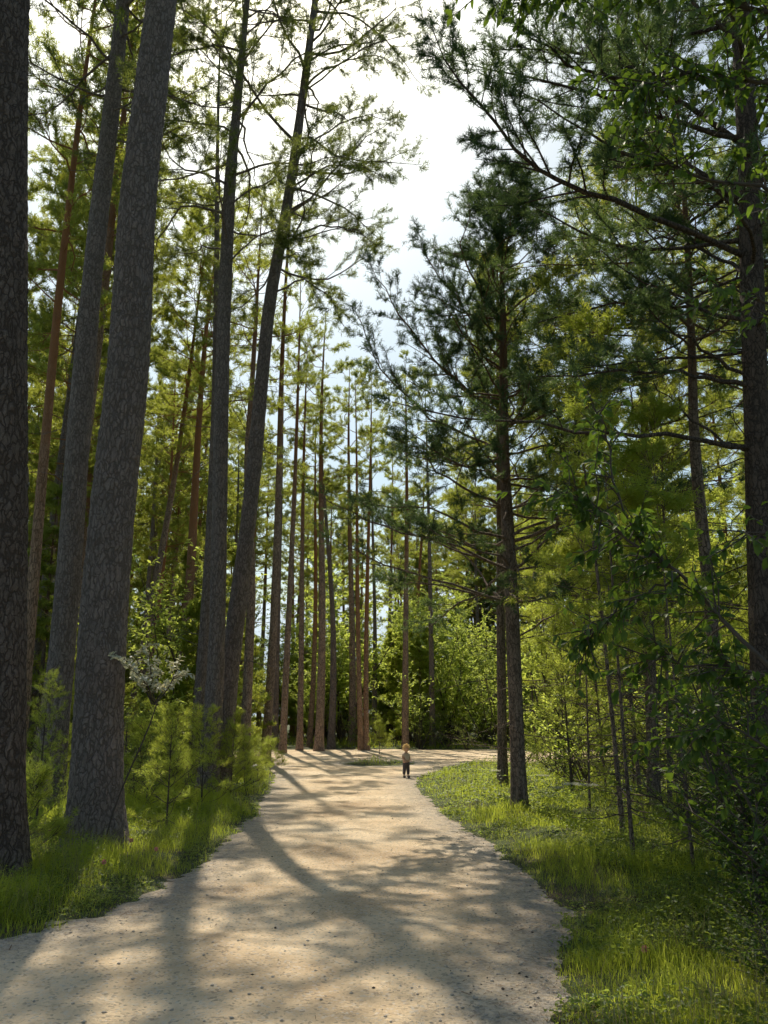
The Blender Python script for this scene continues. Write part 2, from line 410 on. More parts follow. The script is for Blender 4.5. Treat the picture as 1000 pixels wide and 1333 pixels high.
# ------------------------------------------------------------------ hero trees placed where the photo shows them
def hero_axis(pts, Y):
    P = np.array([at(u, v, Y) for u, v in pts]); P = P[np.argsort(P[:, 2])]
    zs, xs = P[:, 2], P[:, 0]
    s0 = (xs[1] - xs[0]) / (zs[1] - zs[0]); s1 = (xs[-1] - xs[-2]) / (zs[-1] - zs[-2])
    def x(z):
        if z < zs[0]: return xs[0] + s0 * (z - zs[0])
        if z > zs[-1]: return xs[-1] + s1 * .6 * (z - zs[-1])
        return float(np.interp(z, zs, xs))
    xb = x(0)
    def ax(z):   # a small moving average keeps the bends soft
        xx = sum(x(z + d) for d in (-.8, -.4, 0, .4, .8)) / 5
        return np.array([xx - xb, .03 * math.sin(z * .5), z])
    return xb, ax
def hero_rad(ws, Y, H):
    Z = []; Rd = []
    for v, w in sorted(ws, key=lambda a: -a[0]):
        z = at(500, v, Y)[2]; Z.append(z); Rd.append(w / F * camz(Y, z) / 2)
    def rad(z):
        if z <= Z[-1]: return float(np.interp(z, Z, Rd))
        return max(.02, Rd[-1] * max(.05, (H - z) / (H - Z[-1])) ** .8)
    return rad
def hero(name, label, cat, pts, ws, Y, H, z0, Rmax, nlimb, mats, **kw):
    xb, ax = hero_axis(pts, Y)
    rad = hero_rad(ws, Y, H)
    ms = grow(kw.pop('seed'), H, rad(0), z0, Rmax, nlimb, mats, axis=ax, rad=rad, **kw)
    return tree(name, ms, label, cat, (xb, Y)), xb
GP, ND, NM, NY = (M['bark_grey'], M['needle_top']), M['needle_dark'], M['needle'], M['needle_young']

hero('tall_pine', 'massive dark trunk cut off by the left edge of the view', 'pine tree', [(-14, 1150), (-7, 600), (1, 0)], [(1150, 82), (600, 76), (0, 70)], 8.4, 24, 15, 3.2, 44, (M['bark_edge'], NM),
     seed=1, fine_to=12, sides=90, amp=.017, k=14, nl=.17, nw=.03, twl=.4)
hero('tall_pine', 'thick pine with deeply plated grey bark nearest the path on the left', 'pine tree', [(123, 1100), (125, 1000), (131, 850), (146, 650), (166, 500), (181, 250), (211, 0)],
     [(1100, 72), (1000, 66), (900, 62), (650, 56), (500, 52), (250, 45), (0, 37)], 10.4, 26, 15, 3.4, 46, GP, seed=2, fine_to=13, sides=100, amp=.016, k=14, nl=.17, nw=.03, twl=.4)
hero('tall_pine', 'straight grey pine standing behind the thick plated one', 'pine tree', [(64, 1040), (80, 850), (104, 550), (122, 350), (160, 0)],
     [(1040, 36), (850, 32), (550, 28), (250, 23), (0, 17)], 14.5, 25, 13.5, 3.3, 46, GP, seed=3, dz=.12, sides=40, amp=.01, dead=22, k=16, nl=.1, nw=.012, twl=.2, twn=13, lj=.22)
hero('tall_pine', 'upright pine at the path side, left one of the touching pair', 'pine tree', [(271, 1020), (282, 850), (289, 500), (298, 250), (312, 100), (322, 0)],
     [(1020, 27), (850, 22), (500, 18), (250, 15), (100, 10), (0, 7)], 17, 24, 12.0, 3.5, 39, GP, seed=4, dz=.12, sides=36, amp=.009, dead=12, k=26, nl=.085, nw=.009, twl=.2, twn=15, subs=9, lj=.24, start=.3)
def rel(lst, xb, Y): return [at(u, v, y) - np.array([xb, Y, 0]) for u, v, y in lst]
xb5, _ = hero_axis([(285, 1010), (300, 860), (327, 650), (350, 400), (377, 250), (411, 0)], 17.6)
ex5 = [(rel([(352, 385, 17.6), (395, 362, 17.4), (430, 385, 17.2), (448, 425, 17)], xb5, 17.6), .028, (13, 13, .26, .3)),
       (rel([(366, 318, 17.6), (420, 292, 17.3), (465, 300, 17.1), (490, 318, 17)], xb5, 17.6), .03, (14, 13, .26, .3)),
       (rel([(378, 245, 17.6), (430, 215, 17.6), (470, 214, 17.6), (508, 236, 17.5)], xb5, 17.6), .03, (14, 13, .25, .3)),
       (rel([(385, 200, 17.6), (440, 160, 17.9), (480, 150, 18), (518, 160, 18.1)], xb5, 17.6), .028, (14, 13, .25, .3)),
       (rel([(395, 120, 17.6), (440, 85, 17.4), (490, 70, 17.2), (525, 90, 17.1)], xb5, 17.6), .026, (14, 13, .25, .3)),
       (rel([(362, 340, 17.6), (385, 330, 16.6), (405, 345, 15.9)], xb5, 17.6), .024, (11, 13, .28, .3))]
hero('leaning_pine', 'slender pine leaning right, crossing up beside the upright one', 'pine tree', [(285, 1010), (300, 860), (327, 650), (350, 400), (377, 250), (411, 0)],
     [(1010, 29), (860, 24), (650, 20), (400, 16), (250, 13), (0, 8)], 17.6, 25.5, 12.2, 4.1, 45, GP, seed=5, dz=.12, sides=36, amp=.009, dead=14, k=26, nl=.085, nw=.009, twl=.2, twn=15, subs=9, lj=.24, start=.3, azbias=-.2, extra=ex5)
hero('tall_pine', 'crooked mid-brown pine beside the red box on a post', 'pine tree', [(318, 1000), (322, 900), (328, 760), (322, 600), (330, 470)],
     [(1000, 15), (900, 13), (600, 9)], 24, 19, 9.5, 2.3, 20, (M['bark_mid'], NM), seed=6, k=12, dead=10)
# young pine on the right verge with bare whorled branches
def lim(lst): return [at(u, v, y) for u, v, y in lst]
Y1 = 14.3
xb1, _ = hero_axis([(676, 1040), (668, 800), (656, 600), (655, 430), (650, 240)], Y1)
hero('young_pine', 'young pine with bare spreading lower branches at the right grass edge', 'pine tree', [(676, 1040), (668, 800), (656, 600), (655, 430), (650, 240)],
     [(1040, 21), (800, 18), (600, 14), (430, 9), (240, 3)], Y1, 12.4, 3.6, 3.6, 80, (M['bark_young'], ND), seed=7, young=True, subs=11, twn=12, k=33, nl=.078, nw=.0085, twl=.2, dead=18, elev=lambda t: .15 + .5 * t, lj=.24,
     profile=lambda t: (1 - t) ** .55 * (.85 + .15 * math.sin(t * 12)),
     extra=[(rel([(668, 745, Y1), (600, 712, 13.6), (500, 685, 12.8), (415, 645, 12.2)], xb1, Y1), .028, (12, 5, .22, .45)),
            (rel([(670, 785, Y1), (590, 762, 13.4), (500, 735, 12.6), (430, 700, 12)], xb1, Y1), .026, (8, 4, .2, .55)),
            (rel([(655, 540, Y1), (580, 485, 14), (520, 410, 13.8), (482, 342, 13.6)], xb1, Y1), .028, (18, 9, .26, .25)),
            (rel([(655, 470, Y1), (605, 405, 14.2), (565, 350, 14), (545, 305, 14)], xb1, Y1), .022, (14, 9, .28, .25)),
            (rel([(655, 590, Y1), (560, 545, 14), (495, 480, 13.8), (462, 405, 13.6)], xb1, Y1), .026, (18, 9, .26, .25)),
            (rel([(655, 520, Y1), (610, 440, 13.6), (590, 370, 13.2)], xb1, Y1), .022, (14, 9, .3, .25)),
            (rel([(655, 620, Y1), (590, 600, 13), (530, 560, 12.4)], xb1, Y1), .022, (14, 8, .3, .25)),
            (rel([(665, 720, Y1), (720, 690, 14), (780, 650, 13.6)], xb1, Y1), .024, (8, 5, .3, .4)),
            (rel([(672, 830, Y1), (740, 790, 13.8), (800, 730, 13.4)], xb1, Y1), .02, None)])
hero('slim_pine', 'slim straight trunk just behind the young pine with bare branches', 'pine tree', [(655, 1018), (652, 800), (650, 500)],
     [(1018, 13), (800, 11), (500, 8)], 19.5, 14, 6, 2.3, 60, (M['bark_young'], NM), seed=8, young=True, k=26, nl=.1, nw=.015, twn=8, dead=20)
# big pine at the right edge
Y2 = 8.8
pr = [(1002, 1180), (998, 850), (986, 550), (975, 250), (962, 0)]
xb2, _ = hero_axis(pr, Y2)
ex = [(rel([(980, 582, Y2), (900, 570, 8.6), (800, 567, 8.4), (650, 550, 8.2), (510, 523, 8)], xb2, Y2), .034, (10, 5, .16, .5)),
      (rel([(978, 503, Y2), (920, 493, 8.7), (870, 484, 8.6), (780, 484, 8.4), (700, 490, 8.3)], xb2, Y2), .032, (12, 6, .25, .4)),
      (rel([(975, 588, Y2), (940, 572, 8.8), (890, 535, 8.9), (850, 495, 9)], xb2, Y2), .022, None),
      (rel([(975, 495, Y2), (920, 458, 8.6), (870, 430, 8.4), (845, 402, 8.2)], xb2, Y2), .026, (7, 6, .35, .4)),
      (rel([(973, 335, Y2), (870, 288, 8.3), (800, 262, 8.), (740, 240, 7.8), (700, 220, 7.7), (660, 178, 7.6), (620, 132, 7.5), (585, 95, 7.4), (562, 35, 7.3)], xb2, Y2), .04, (26, 12, .22, .25)),
      (rel([(970, 190, Y2), (900, 138, 8.6), (850, 112, 8.4), (790, 105, 8.2), (740, 82, 8.), (690, 50, 7.9), (650, 10, 7.8)], xb2, Y2), .038, (26, 11, .28, .25)),
      (rel([(972, 270, Y2), (900, 215, 9), (840, 150, 9.1), (800, 60, 9.2), (770, -40, 9.2)], xb2, Y2), .034, (20, 8, .3, .3)),
      (rel([(978, 420, Y2), (900, 400, 9.3), (800, 395, 9.6), (700, 420, 9.8)], xb2, Y2), .03, (18, 8, .3, .3)),
      (rel([(975, 360, Y2), (930, 330, 9.6), (860, 310, 10.2), (760, 330, 10.6)], xb2, Y2), .03, (18, 8, .3, .3))]
hero('red_barked_pine', 'big pine by the right edge sending long low branches over the path', 'pine tree', pr,
     [(1180, 40), (850, 36), (550, 31), (250, 27), (0, 22)], Y2, 17, 5.6, 3.4, 62, (M['bark_dark'], ND), seed=9, dz=.08, sides=48, amp=.008, k=62, nl=.07, nw=.0065, twl=.22,
     dead=26, extra=ex, twn=8, subs=11, plate=14)
hero('slim_pine', 'thin bending dark trunk among the thicket left of the right edge pine', 'pine tree', [(940, 1120), (935, 900), (922, 740), (905, 600), (900, 440), (893, 300)],
     [(1120, 19), (900, 17), (600, 14), (440, 10)], 11, 13, 6.5, 2.4, 60, (M['bark_young'], ND), seed=10, dz=.15, sides=20, k=34, nl=.08, nw=.01, twn=8, twl=.26, dead=50, lj=.2)
hero('slim_pine', 'mossy brown trunk standing deep in the right thicket', 'pine tree', [(852, 1045), (848, 900), (840, 700), (838, 500)],
     [(1045, 17), (900, 15), (500, 9)], 14.6, 13, 5.5, 2.3, 56, (M['bark_young'], NM), seed=11, k=28, twn=8, nl=.09, nw=.013, dead=50)

def broad(seed, H, Rr, nst, nl, L, mats, up=.8):
    rnd = random.Random(seed); rng = np.random.default_rng(seed); tb = []; P = []; D = []
    for i in range(nst):
        az = rnd.uniform(0, 6.28); d = np.array([math.cos(az) * (1 - up) * 2, math.sin(az) * (1 - up) * 2, 1.])
        st = walk(rnd, np.array([rnd.uniform(-.1, .1) * Rr, rnd.uniform(-.1, .1) * Rr, -.03]), d, H * rnd.uniform(.7, 1.05), 7, .12)
        tb.append((st, np.linspace(.006 + H * .006, .003, 8)))
        for j in range(int(5 + 3 * H)):
            p, e = along(st, rnd.uniform(.2, .98)); a2 = rnd.uniform(0, 6.28)
            v = nrm(e * .6 + np.array([math.cos(a2), math.sin(a2), .1])); ll = Rr * rnd.uniform(.3, .8)
            b = walk(rnd, p, v, ll, 4, .15); tb.append((b, np.linspace(.005, .002, 5)))
            for q in range(nl):
                x, y = along(b, rnd.uniform(.1, 1)); P.append(x)
                D.append(nrm(y * .6 + np.array([rnd.gauss(0, .6), rnd.gauss(0, .6), rnd.gauss(-.15, .3)])))
    g = Geo(); flush_tubes(g, tb, 4); c = Geo(); P = np.array(P); D = np.array(D); n = len(P)
    Nn = np.array([0, 0, 1.]) + rng.normal(0, .45, (n, 3))
    leaves(c, P, D, Nn, L * rng.uniform(.6, 1.2, n), L * .5 * rng.uniform(.7, 1.1, n))
    return g.mesh('stems', mats[0], True), c.mesh('leaves', mats[1])
# ------------------------------------------------------------------ shared variants
TALL = [grow(20 + i, h, r, h * c, rm, 34, (M[b], NM), subs=9, twn=13, k=17, nl=.12, nw=.019, twl=.25, dead=16, lj=.2)
        for i, (h, r, c, rm, b) in enumerate([(24, .21, .5, 2.7, 'bark_mid'), (22, .19, .55, 2.5, 'bark_red'), (25, .23, .45, 2.9, 'bark_mid'), (21, .17, .42, 2.5, 'bark_red'), (23, .2, .6, 3.0, 'bark_grey')])]
THIN = [grow(30 + i, h, r, h * c, rm, 15, (M[b], NM), subs=8, twn=12, k=16, nl=.12, nw=.019, twl=.25, dead=18, lj=.2)
        for i, (h, r, c, rm, b) in enumerate([(24, .21, .58, 2.3, 'bark_mid'), (22, .19, .6, 2.1, 'bark_red'), (25, .23, .55, 2.4, 'bark_mid'), (21, .17, .5, 2.1, 'bark_red'), (23, .2, .62, 2.3, 'bark_grey')])]
SPR = [grow(40 + i, h, r, h * .08, rm, n, (M['bark_young'], m), young=True, subs=9, twn=7, k=18, nl=.12, nw=.026, twl=.3, elev=lambda t: -.1 + .5 * t, start=.15)
       for i, (h, r, rm, n, m) in enumerate([(9, .09, 1.9, 70, NY), (12, .12, 2.2, 80, NM), (7, .07, 1.6, 60, NY), (14, .14, 2.6, 90, ND)])]
POLE = [grow(60 + i, h, r, h * .3, rm, n, (M['bark_young'], m), young=True, subs=7, twn=7, k=12, nl=.09, nw=.014, twl=.22, dead=34, start=.35, sparse_low=.75)
        for i, (h, r, rm, n, m) in enumerate([(8, .027, 1.1, 40, NY), (6.5, .021, .9, 34, NY), (9.5, .036, 1.3, 44, NM)])]
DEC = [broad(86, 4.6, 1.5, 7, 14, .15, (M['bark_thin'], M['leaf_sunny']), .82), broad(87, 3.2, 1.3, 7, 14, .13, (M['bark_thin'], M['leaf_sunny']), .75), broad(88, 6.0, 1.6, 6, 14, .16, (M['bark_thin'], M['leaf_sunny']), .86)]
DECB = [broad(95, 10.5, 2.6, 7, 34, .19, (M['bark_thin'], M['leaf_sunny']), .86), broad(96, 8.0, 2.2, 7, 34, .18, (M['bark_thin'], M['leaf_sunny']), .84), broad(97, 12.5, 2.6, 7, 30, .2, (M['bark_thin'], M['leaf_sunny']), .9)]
SAP = [grow(70 + i, h, r, h * .1, rm, n, (M['bark_thin'], m), young=True, subs=7, twn=7, k=12, nl=.055, nw=.005, twl=.12, start=.15, dz=.12, sides=6, elev=lambda t: .3 + .6 * t)
       for i, (h, r, rm, n, m) in enumerate([(2.4, .022, .75, 34, NY), (1.6, .016, .55, 26, NY), (3.4, .03, .95, 42, NY), (1.0, .01, .38, 20, NY)])]

def shrub(meshes, label, cat, loc, s=1., rz=0., group=None, name='leafy_shrub'):
    r = thing(name, label, cat, (loc[0], loc[1], 0), group, rz); r.scale = (s, s, s)
    for nm, me in zip(('stem', 'foliage'), meshes): link(bpy.data.objects.new(nm, me), r)
    return r
SHR = [broad(80, 1.6, .8, 9, 9, .06, (M['bark_thin'], M['leaf_light']), .72), broad(81, 1.1, .7, 9, 10, .05, (M['bark_thin'], M['leaf_light']), .65), broad(82, 2.4, 1.0, 10, 18, .075, (M['bark_thin'], M['leaf']), .78), broad(83, 1.7, 1.1, 12, 20, .07, (M['bark_thin'], M['leaf']), .68)]

rs = random.Random(5)
def place(var, meshes_list, x, y, label, cat, group, s=None, name=None, lean=.02):
    return tree(name, meshes_list[var], label, cat, (x, y), s or rs.uniform(.88, 1.1), rs.uniform(0, 6.28), (rs.gauss(0, lean), rs.gauss(0, lean)), group=group)
def px(u, Y): return (u - 500) / F * camz(Y, 0)

# pines beyond the crossing, one by one
gX = 'pines along the far side of the crossing'
for u, Y, var, w, ly, lab in [
    (390, 41, 0, 9, .012, 'leftmost slim pine at the far edge of the crossing'), (415, 40.5, 2, 12.5, .003, 'thickest straight pine beyond the crossing'),
    (403, 46, 1, 8, .01, 'thin dark pine close behind the thickest one beyond the crossing'), (431, 44, 4, 10.5, .035, 'pine leaning slightly right beside the thickest one beyond the crossing'),
    (459, 47, 0, 11, .02, 'dark pine half hidden behind the twin reddish pines'), (470, 40.8, 3, 8, -.03, 'left of the twin reddish pines beyond the crossing'),
    (477, 40.8, 1, 8, .018, 'right of the twin reddish pines beyond the crossing'), (487, 50, 4, 6, .01, 'thin dark pine just right of the twin reddish pines'),
    (528, 42.5, 2, 10, 0, 'grey pine standing behind the child, beyond the crossing'), (545, 52, 3, 8, .01, 'brown pine between the two grey ones beyond the crossing'),
    (563, 45, 4, 8.5, 0, 'grey pine right of the one behind the child, beyond the crossing'), (505, 58, 0, 7, .02, 'faint pine in the gap left of the one behind the child')]:
    o = tree('tall_pine', THIN[var], lab, 'pine tree', (px(u, Y), Y), rs.uniform(.86, .98), rs.uniform(0, 6.28), (0, ly), group=gX)
    rr = [.21, .19, .23, .17, .2][var] * 1.05
    k = (w / F * camz(Y, 1.5) / 2) / rr; o.scale = (max(.8, min(k, 1.25)),) * 2 + (o.scale[2],)
# pines seen between the big trunks on the left
gL = 'pines standing in the wood on the left'
for u, Y, var, w, ly, lab in [
    (222, 28, 1, 17, .055, 'reddish pine rising between the thick plated trunk and the upright pair'), (178, 37, 3, 9, .05, 'thin orange-barked pine just right of the thick plated trunk'),
    (30, 24, 4, 12, .03, 'dark pine in the gap between the edge trunk and the straight grey one'), (105, 34, 1, 8, .06, 'thin reddish pine slanting behind the straight grey one'),
    (160, 31, 0, 10, .09, 'slanting pine emerging from behind the thick plated trunk'), (238, 42, 3, 8, .02, 'slim pine left of the upright pair, far back'),
    (252, 33, 0, 9, .03, 'dark slim pine close left of the upright pair'), (345, 30, 2, 10, .02, 'dark pine just right of the leaning pine'),
    (368, 38, 0, 9, -.03, 'pine whose trunk bows left, halfway to the crossing'), (358, 44, 4, 8, -.01, 'far slim pine behind the bowed one'),
    (205, 45, 2, 9, .02, 'far pine seen low between the thick trunk and the reddish one'), (50, 38, 2, 10, .02, 'far pine left of the straight grey one')]:
    o = tree('tall_pine', (THIN if u > 240 else TALL)[var], lab, 'pine tree', (px(u, Y), Y), rs.uniform(.92, 1.05), rs.uniform(0, 6.28), (0, ly), group=gL)
    rr = [.21, .19, .23, .17, .2][var] * 1.05
    k = (w / F * camz(Y, 1.5) / 2) / rr; o.scale = (max(.8, min(k, 1.3)),) * 2 + (o.scale[2],)

for u, Y, var, sc_, ly, lab in [(48, 21, 2, 1.15, .03, 'tall pine right behind the gap beside the edge trunk'), (138, 23, 0, 1.16, .05, 'tall pine mostly hidden by the straight grey and thick plated trunks'),
        (252, 22, 4, 1.14, .03, 'tall grey pine between the thick plated trunk and the upright pair'), (20, 17, 3, 1.2, .02, 'tall slim pine close behind the edge trunk')]:
    o = tree('tall_pine', (TALL if u < 150 else THIN)[var], lab, 'pine tree', (px(u, Y), Y), sc_, rs.uniform(0, 6.28), (0, ly), group=gL); o.scale = (.85, .85, sc_)

# ------------------------------------------------------------------ path outline
def gxy(u, v): p = gp(u, v); return (float(p[0]), float(p[1]))
OUT = [(-6.5, -8), (-6.0, 2.5), (-4.2, 5.0), gxy(0, 1226), gxy(60, 1208), gxy(120, 1190), gxy(215, 1152), gxy(260, 1122), gxy(300, 1088), gxy(332, 1060), gxy(350, 1030), gxy(356, 1010), gxy(350, 997), gxy(338, 987),
       (-7.5, 29.5), (-14, 31), (-30, 34), (-30, 41), (-14, 40.5), (-7, 41.2), gxy(345, 966), gxy(390, 972), gxy(430, 974), gxy(480, 975), gxy(560, 975), gxy(612, 975), (7.5, 39.8), (12, 41), (12, 37), (8, 32.5), (5.2, 29), gxy(618, 992), gxy(585, 1000), gxy(548, 1010),
       gxy(541, 1022), gxy(556, 1042), gxy(590, 1072), gxy(640, 1104), gxy(690, 1143), gxy(735, 1185), gxy(748, 1212), gxy(736, 1262), gxy(728, 1333), (1.05, 2), (1.4, -8)]
OUT = np.array(OUT)
def sdist(X, Y):
    P = np.stack([X, Y], -1); d = np.full(X.shape, 1e9); ins = np.zeros(X.shape, bool)
    for i in range(len(OUT)):
        a, b = OUT[i], OUT[(i + 1) % len(OUT)]; ab = b - a; ap = P - a
        t = np.clip((ap @ ab) / (ab @ ab), 0, 1); d = np.minimum(d, np.hypot(ap[..., 0] - t * ab[0], ap[..., 1] - t * ab[1]))
        c = (a[1] > Y) != (b[1] > Y)
        xx = (b[0] - a[0]) * (Y - a[1]) / (b[1] - a[1] + 1e-12) + a[0]; ins ^= c & (X < xx)
    return np.where(ins, d, -d)
def vnoise(X, Y, sc, seed=0):
    r = np.random.default_rng(seed); T = r.uniform(-1, 1, (256, 256)); x = X * sc; y = Y * sc
    xi = np.floor(x).astype(int); yi = np.floor(y).astype(int); fx = x - xi; fy = y - yi; fx = fx * fx * (3 - 2 * fx); fy = fy * fy * (3 - 2 * fy)
    g = lambda a, b: T[a % 256, b % 256]
    return (g(xi, yi) * (1 - fx) + g(xi + 1, yi) * fx) * (1 - fy) + (g(xi, yi + 1) * (1 - fx) + g(xi + 1, yi + 1) * fx) * fy
def island(X, Y):
    c = gp(493, 994); return 1 - np.hypot((X - c[0]) / 1.3, (Y - c[1]) / 1.1)
def sd_full(X, Y):
    s = sdist(X, Y) + .07 * vnoise(X, Y, .9, 3) + .05 * vnoise(X, Y, 3.7, 4) + .05 * vnoise(X, Y, 8.3, 5) + .045 * vnoise(X, Y, 17, 6) + .03 * vnoise(X, Y, 33, 7)
    return np.minimum(s, -island(X, Y) * 1.0 + .0)
def hbase(X, Y): return .02 * vnoise(X, Y, .35, 6) + .010 * vnoise(X, Y, 2.2, 8)
def hground(X, Y, s): return hbase(X, Y) + np.clip(-s * .07, -.10, .07) + .05 * np.clip(-s, 0, 1) * vnoise(X, Y, 1.3, 7)
def hpath(X, Y, s): return hbase(X, Y) + np.clip(s * .07, -.09, .014) + .004 * vnoise(X, Y, 6, 9) + .006 * vnoise(X, Y, 13, 10)
def axis_nonuni(a, b, near0, near1, fine, coarse):
    l = list(np.arange(near0, near1, fine)); x = near0; st = fine
    while x > a: st = min(st * 1.25, coarse); x -= st; l.insert(0, x)
    x = l[-1]; st = fine
    while x < b: st = min(st * 1.25, coarse); x += st; l.append(x)
    return np.array(l)
def sheet(xs, ys, hf):
    X, Y = np.meshgrid(xs, ys); s = sd_full(X, Y); Z = hf(X, Y, s); g = Geo(); nx = len(xs)
    i = np.arange(len(ys) - 1)[:, None] * nx + np.arange(nx - 1)[None]
    g.add(np.stack([X, Y, Z], -1), q=np.stack([i, i + 1, i + nx + 1, i + nx], -1).reshape(-1, 4)); return g, s
g, s = sheet(axis_nonuni(-1500, 1500, -6, 5, .05, 60), np.concatenate([np.arange(-60, 2.5, 2.), np.arange(2.5, 14, .05), axis_nonuni(14, 2500, 14, 44, .12, 60)]), hground)
tag(g.obj('ground', M['floor'], None, True), kind='structure')
g, s = sheet(np.concatenate([np.arange(-31, -6, .2), np.arange(-6, 5, .05), np.arange(5, 13, .2)]), np.concatenate([np.arange(-7.9, 3, .3), np.arange(3, 14, .05), np.arange(14, 42.2, .12)]), hpath)
po = g.obj('path', M['path'], None, True); tag(po, kind='structure')
a = po.data.attributes.new('edge', 'FLOAT', 'POINT'); a.data.foreach_set('value', np.clip(1 - s.ravel() / .9, 0, 1).astype(np.float32))

# ------------------------------------------------------------------ grass, herbs, gravel
rng = np.random.default_rng(11)
def scatter(n, y0, y1, uw=1.0):
    """random ground points inside the view, denser near the camera"""
    Y = y0 * (y1 / y0) ** rng.random(n) ; X = (rng.random(n) - .5) * 2 * (Y * .56 + 1.0)
    return X, Y
def blades(g, X, Y, Z, Hh, W, lean=.55):
    n = len(X); az = rng.uniform(0, 6.28, n); l = rng.uniform(.1, 1, n) * lean * 1.6 * Hh
    dx, dy = np.cos(az) * l, np.sin(az) * l; a2 = rng.uniform(0, 6.28, n); sx, sy = np.cos(a2) * W / 2, np.sin(a2) * W / 2
    B = np.stack([X, Y, Z - .02], -1); S = np.stack([sx, sy, 0 * sx], -1)
    Mi = B + np.stack([dx * .3, dy * .3, Hh * .6], -1); T = B + np.stack([dx, dy, Hh * (1 - .25 * l / (Hh + 1e-6))], -1)
    V = np.stack([B - S, B + S, Mi + S * .7, Mi - S * .7, T], 1).reshape(-1, 3); b = (np.arange(n) * 5)[:, None]
    g.add(V, t=np.array([[3, 2, 4]]) + b, q=np.array([[0, 1, 2, 3]]) + b)
g = Geo()
for (n, y0, y1, hh, w) in [(230000, 4.2, 16, .21, .005), (150000, 12, 46, .25, .011), (30000, 40, 75, .35, .03)]:
    X, Y = scatter(n, y0, y1); s = sd_full(X, Y)
    cl = vnoise(X, Y, .9, 21) * .6 + vnoise(X, Y, 3.1, 22) * .5
    dist = -s
    # lush close to the path, thinning under the trees
    keep = (dist > -.16 + .2 * rng.random(n)) & (rng.random(n) < np.clip(1.15 - dist * .11 + cl * .6, .12, 1)) & (rng.random(n) < np.clip(dist * 2.2 + .42 + cl * .4, 0, 1))
    X, Y, s, cl, dist = X[keep], Y[keep], s[keep], cl[keep], dist[keep]
    H_ = hh * rng.uniform(.35, 1.25, len(X)) * np.clip(.4 + dist * 1.1, .22, 1.1) * np.clip(.9 + 1.1 * cl, .25, 2)
    H_ *= np.where(X > 0, .62, 1.0) * (1 + .35 * vnoise(X, Y, 5, 23))
    blades(g, X, Y, hground(X, Y, s), np.clip(H_, .04, .6), w * rng.uniform(.6, 1.2, len(X)))
tag(g.obj('grass', M['grass']), 'long green grass lining both sides of the gravel path', 'grass', kind='stuff')
g = Geo()
X, Y = scatter(26000, 4.2, 30); s = sd_full(X, Y); cl = vnoise(X, Y, 2, 31)
k = (s < -.1) & (cl > .35); X, Y, s = X[k], Y[k], s[k]
blades(g, X, Y, hground(X, Y, s), rng.uniform(.2, .55, len(X)), .0035 * np.ones(len(X)), .5)
tag(g.obj('dry_grass', M['grass_dry']), 'straw coloured dry stalks scattered in the verges', 'dry grass', kind='stuff')
g = Geo()
for n, y0, y1, LL in ((120000, 4.2, 16, .038), (60000, 14, 60, .08)):
    X, Y = scatter(n, y0, y1); s = sd_full(X, Y); cl = vnoise(X, Y, 1.1, 41)
    k = (s < .04) & (cl > np.where(X > 0, -.35, .0)) & (rng.random(n) < np.where(s > -.12, .35, 1)); X, Y, s = X[k], Y[k], s[k]; n = len(X)
    Z = hground(X, Y, s) + rng.uniform(.02, .28, n) * np.clip(-s, .2, 1); az = rng.uniform(0, 6.28, n)
    D = np.stack([np.cos(az), np.sin(az), rng.uniform(-.3, .5, n)], -1); D /= np.linalg.norm(D, axis=1, keepdims=True)
    leaves(g, np.stack([X, Y, Z], -1), D, np.array([0, 0, 1.]) + rng.normal(0, .35, (n, 3)), LL * rng.uniform(.5, 1.3, n), LL * .6 * rng.uniform(.6, 1.1, n))
tag(g.obj('ground_cover', M['leaf_light']), 'low leafy herbs between the grass and under the trees', 'ground cover', kind='stuff')
# loose stones
def stones(n, cond, smin, smax, mat, name, label, y0=3.2, y1=22, power=2.5):
    g = Geo(); X, Y = scatter(n, y0, y1); s = sd_full(X, Y); k = cond(s, X, Y); X, Y, s = X[k], Y[k], s[k]; n = len(X)
    base = np.array([[1, 0, 0], [-1, 0, 0], [0, 1, 0], [0, -1, 0], [0, 0, 1], [0, 0, -1]], float)
    fc = np.array([[0, 2, 4], [2, 1, 4], [1, 3, 4], [3, 0, 4], [2, 0, 5], [1, 2, 5], [3, 1, 5], [0, 3, 5]])
    sz = smin + (smax - smin) * rng.random(n) ** power
    V = base[None] * rng.uniform(.6, 1.2, (n, 6, 1)) * sz[:, None, None] * np.array([1, 1, .6]); a = rng.uniform(0, 6.28, n); c, s_ = np.cos(a), np.sin(a)
    x = V[..., 0] * c[:, None] - V[..., 1] * s_[:, None]; y = V[..., 0] * s_[:, None] + V[..., 1] * c[:, None]
    z = V[..., 2] + (hpath(X, Y, s) + sz * .25)[:, None]
    g.add(np.stack([x + X[:, None], y + Y[:, None], z], -1), t=(fc[None] + (np.arange(n) * 6)[:, None, None]).reshape(-1, 3))
    tag(g.obj(name, mat, None), label, 'gravel', kind='stuff')
stones(52000, lambda s, X, Y: (s > -.3) & (rng.random(len(s)) < np.clip(1.1 - np.abs(s) * 1.1, .10, 1)), .003, .017, M['stone'], 'gravel', 'loose grey gravel thickest along the path edges', power=4)
stones(9000, lambda s, X, Y: (s > -.05) & (rng.random(len(s)) < np.where(X > .3, np.clip(1 - s * .8, .04, 1), .08) * np.clip(.25 + 1.6 * vnoise(X, Y, 1.6, 61), .05, 1)), .003, .017, M['clod'], 'soil_clods', 'dark crumbs of soil and bark littering the path', power=5)

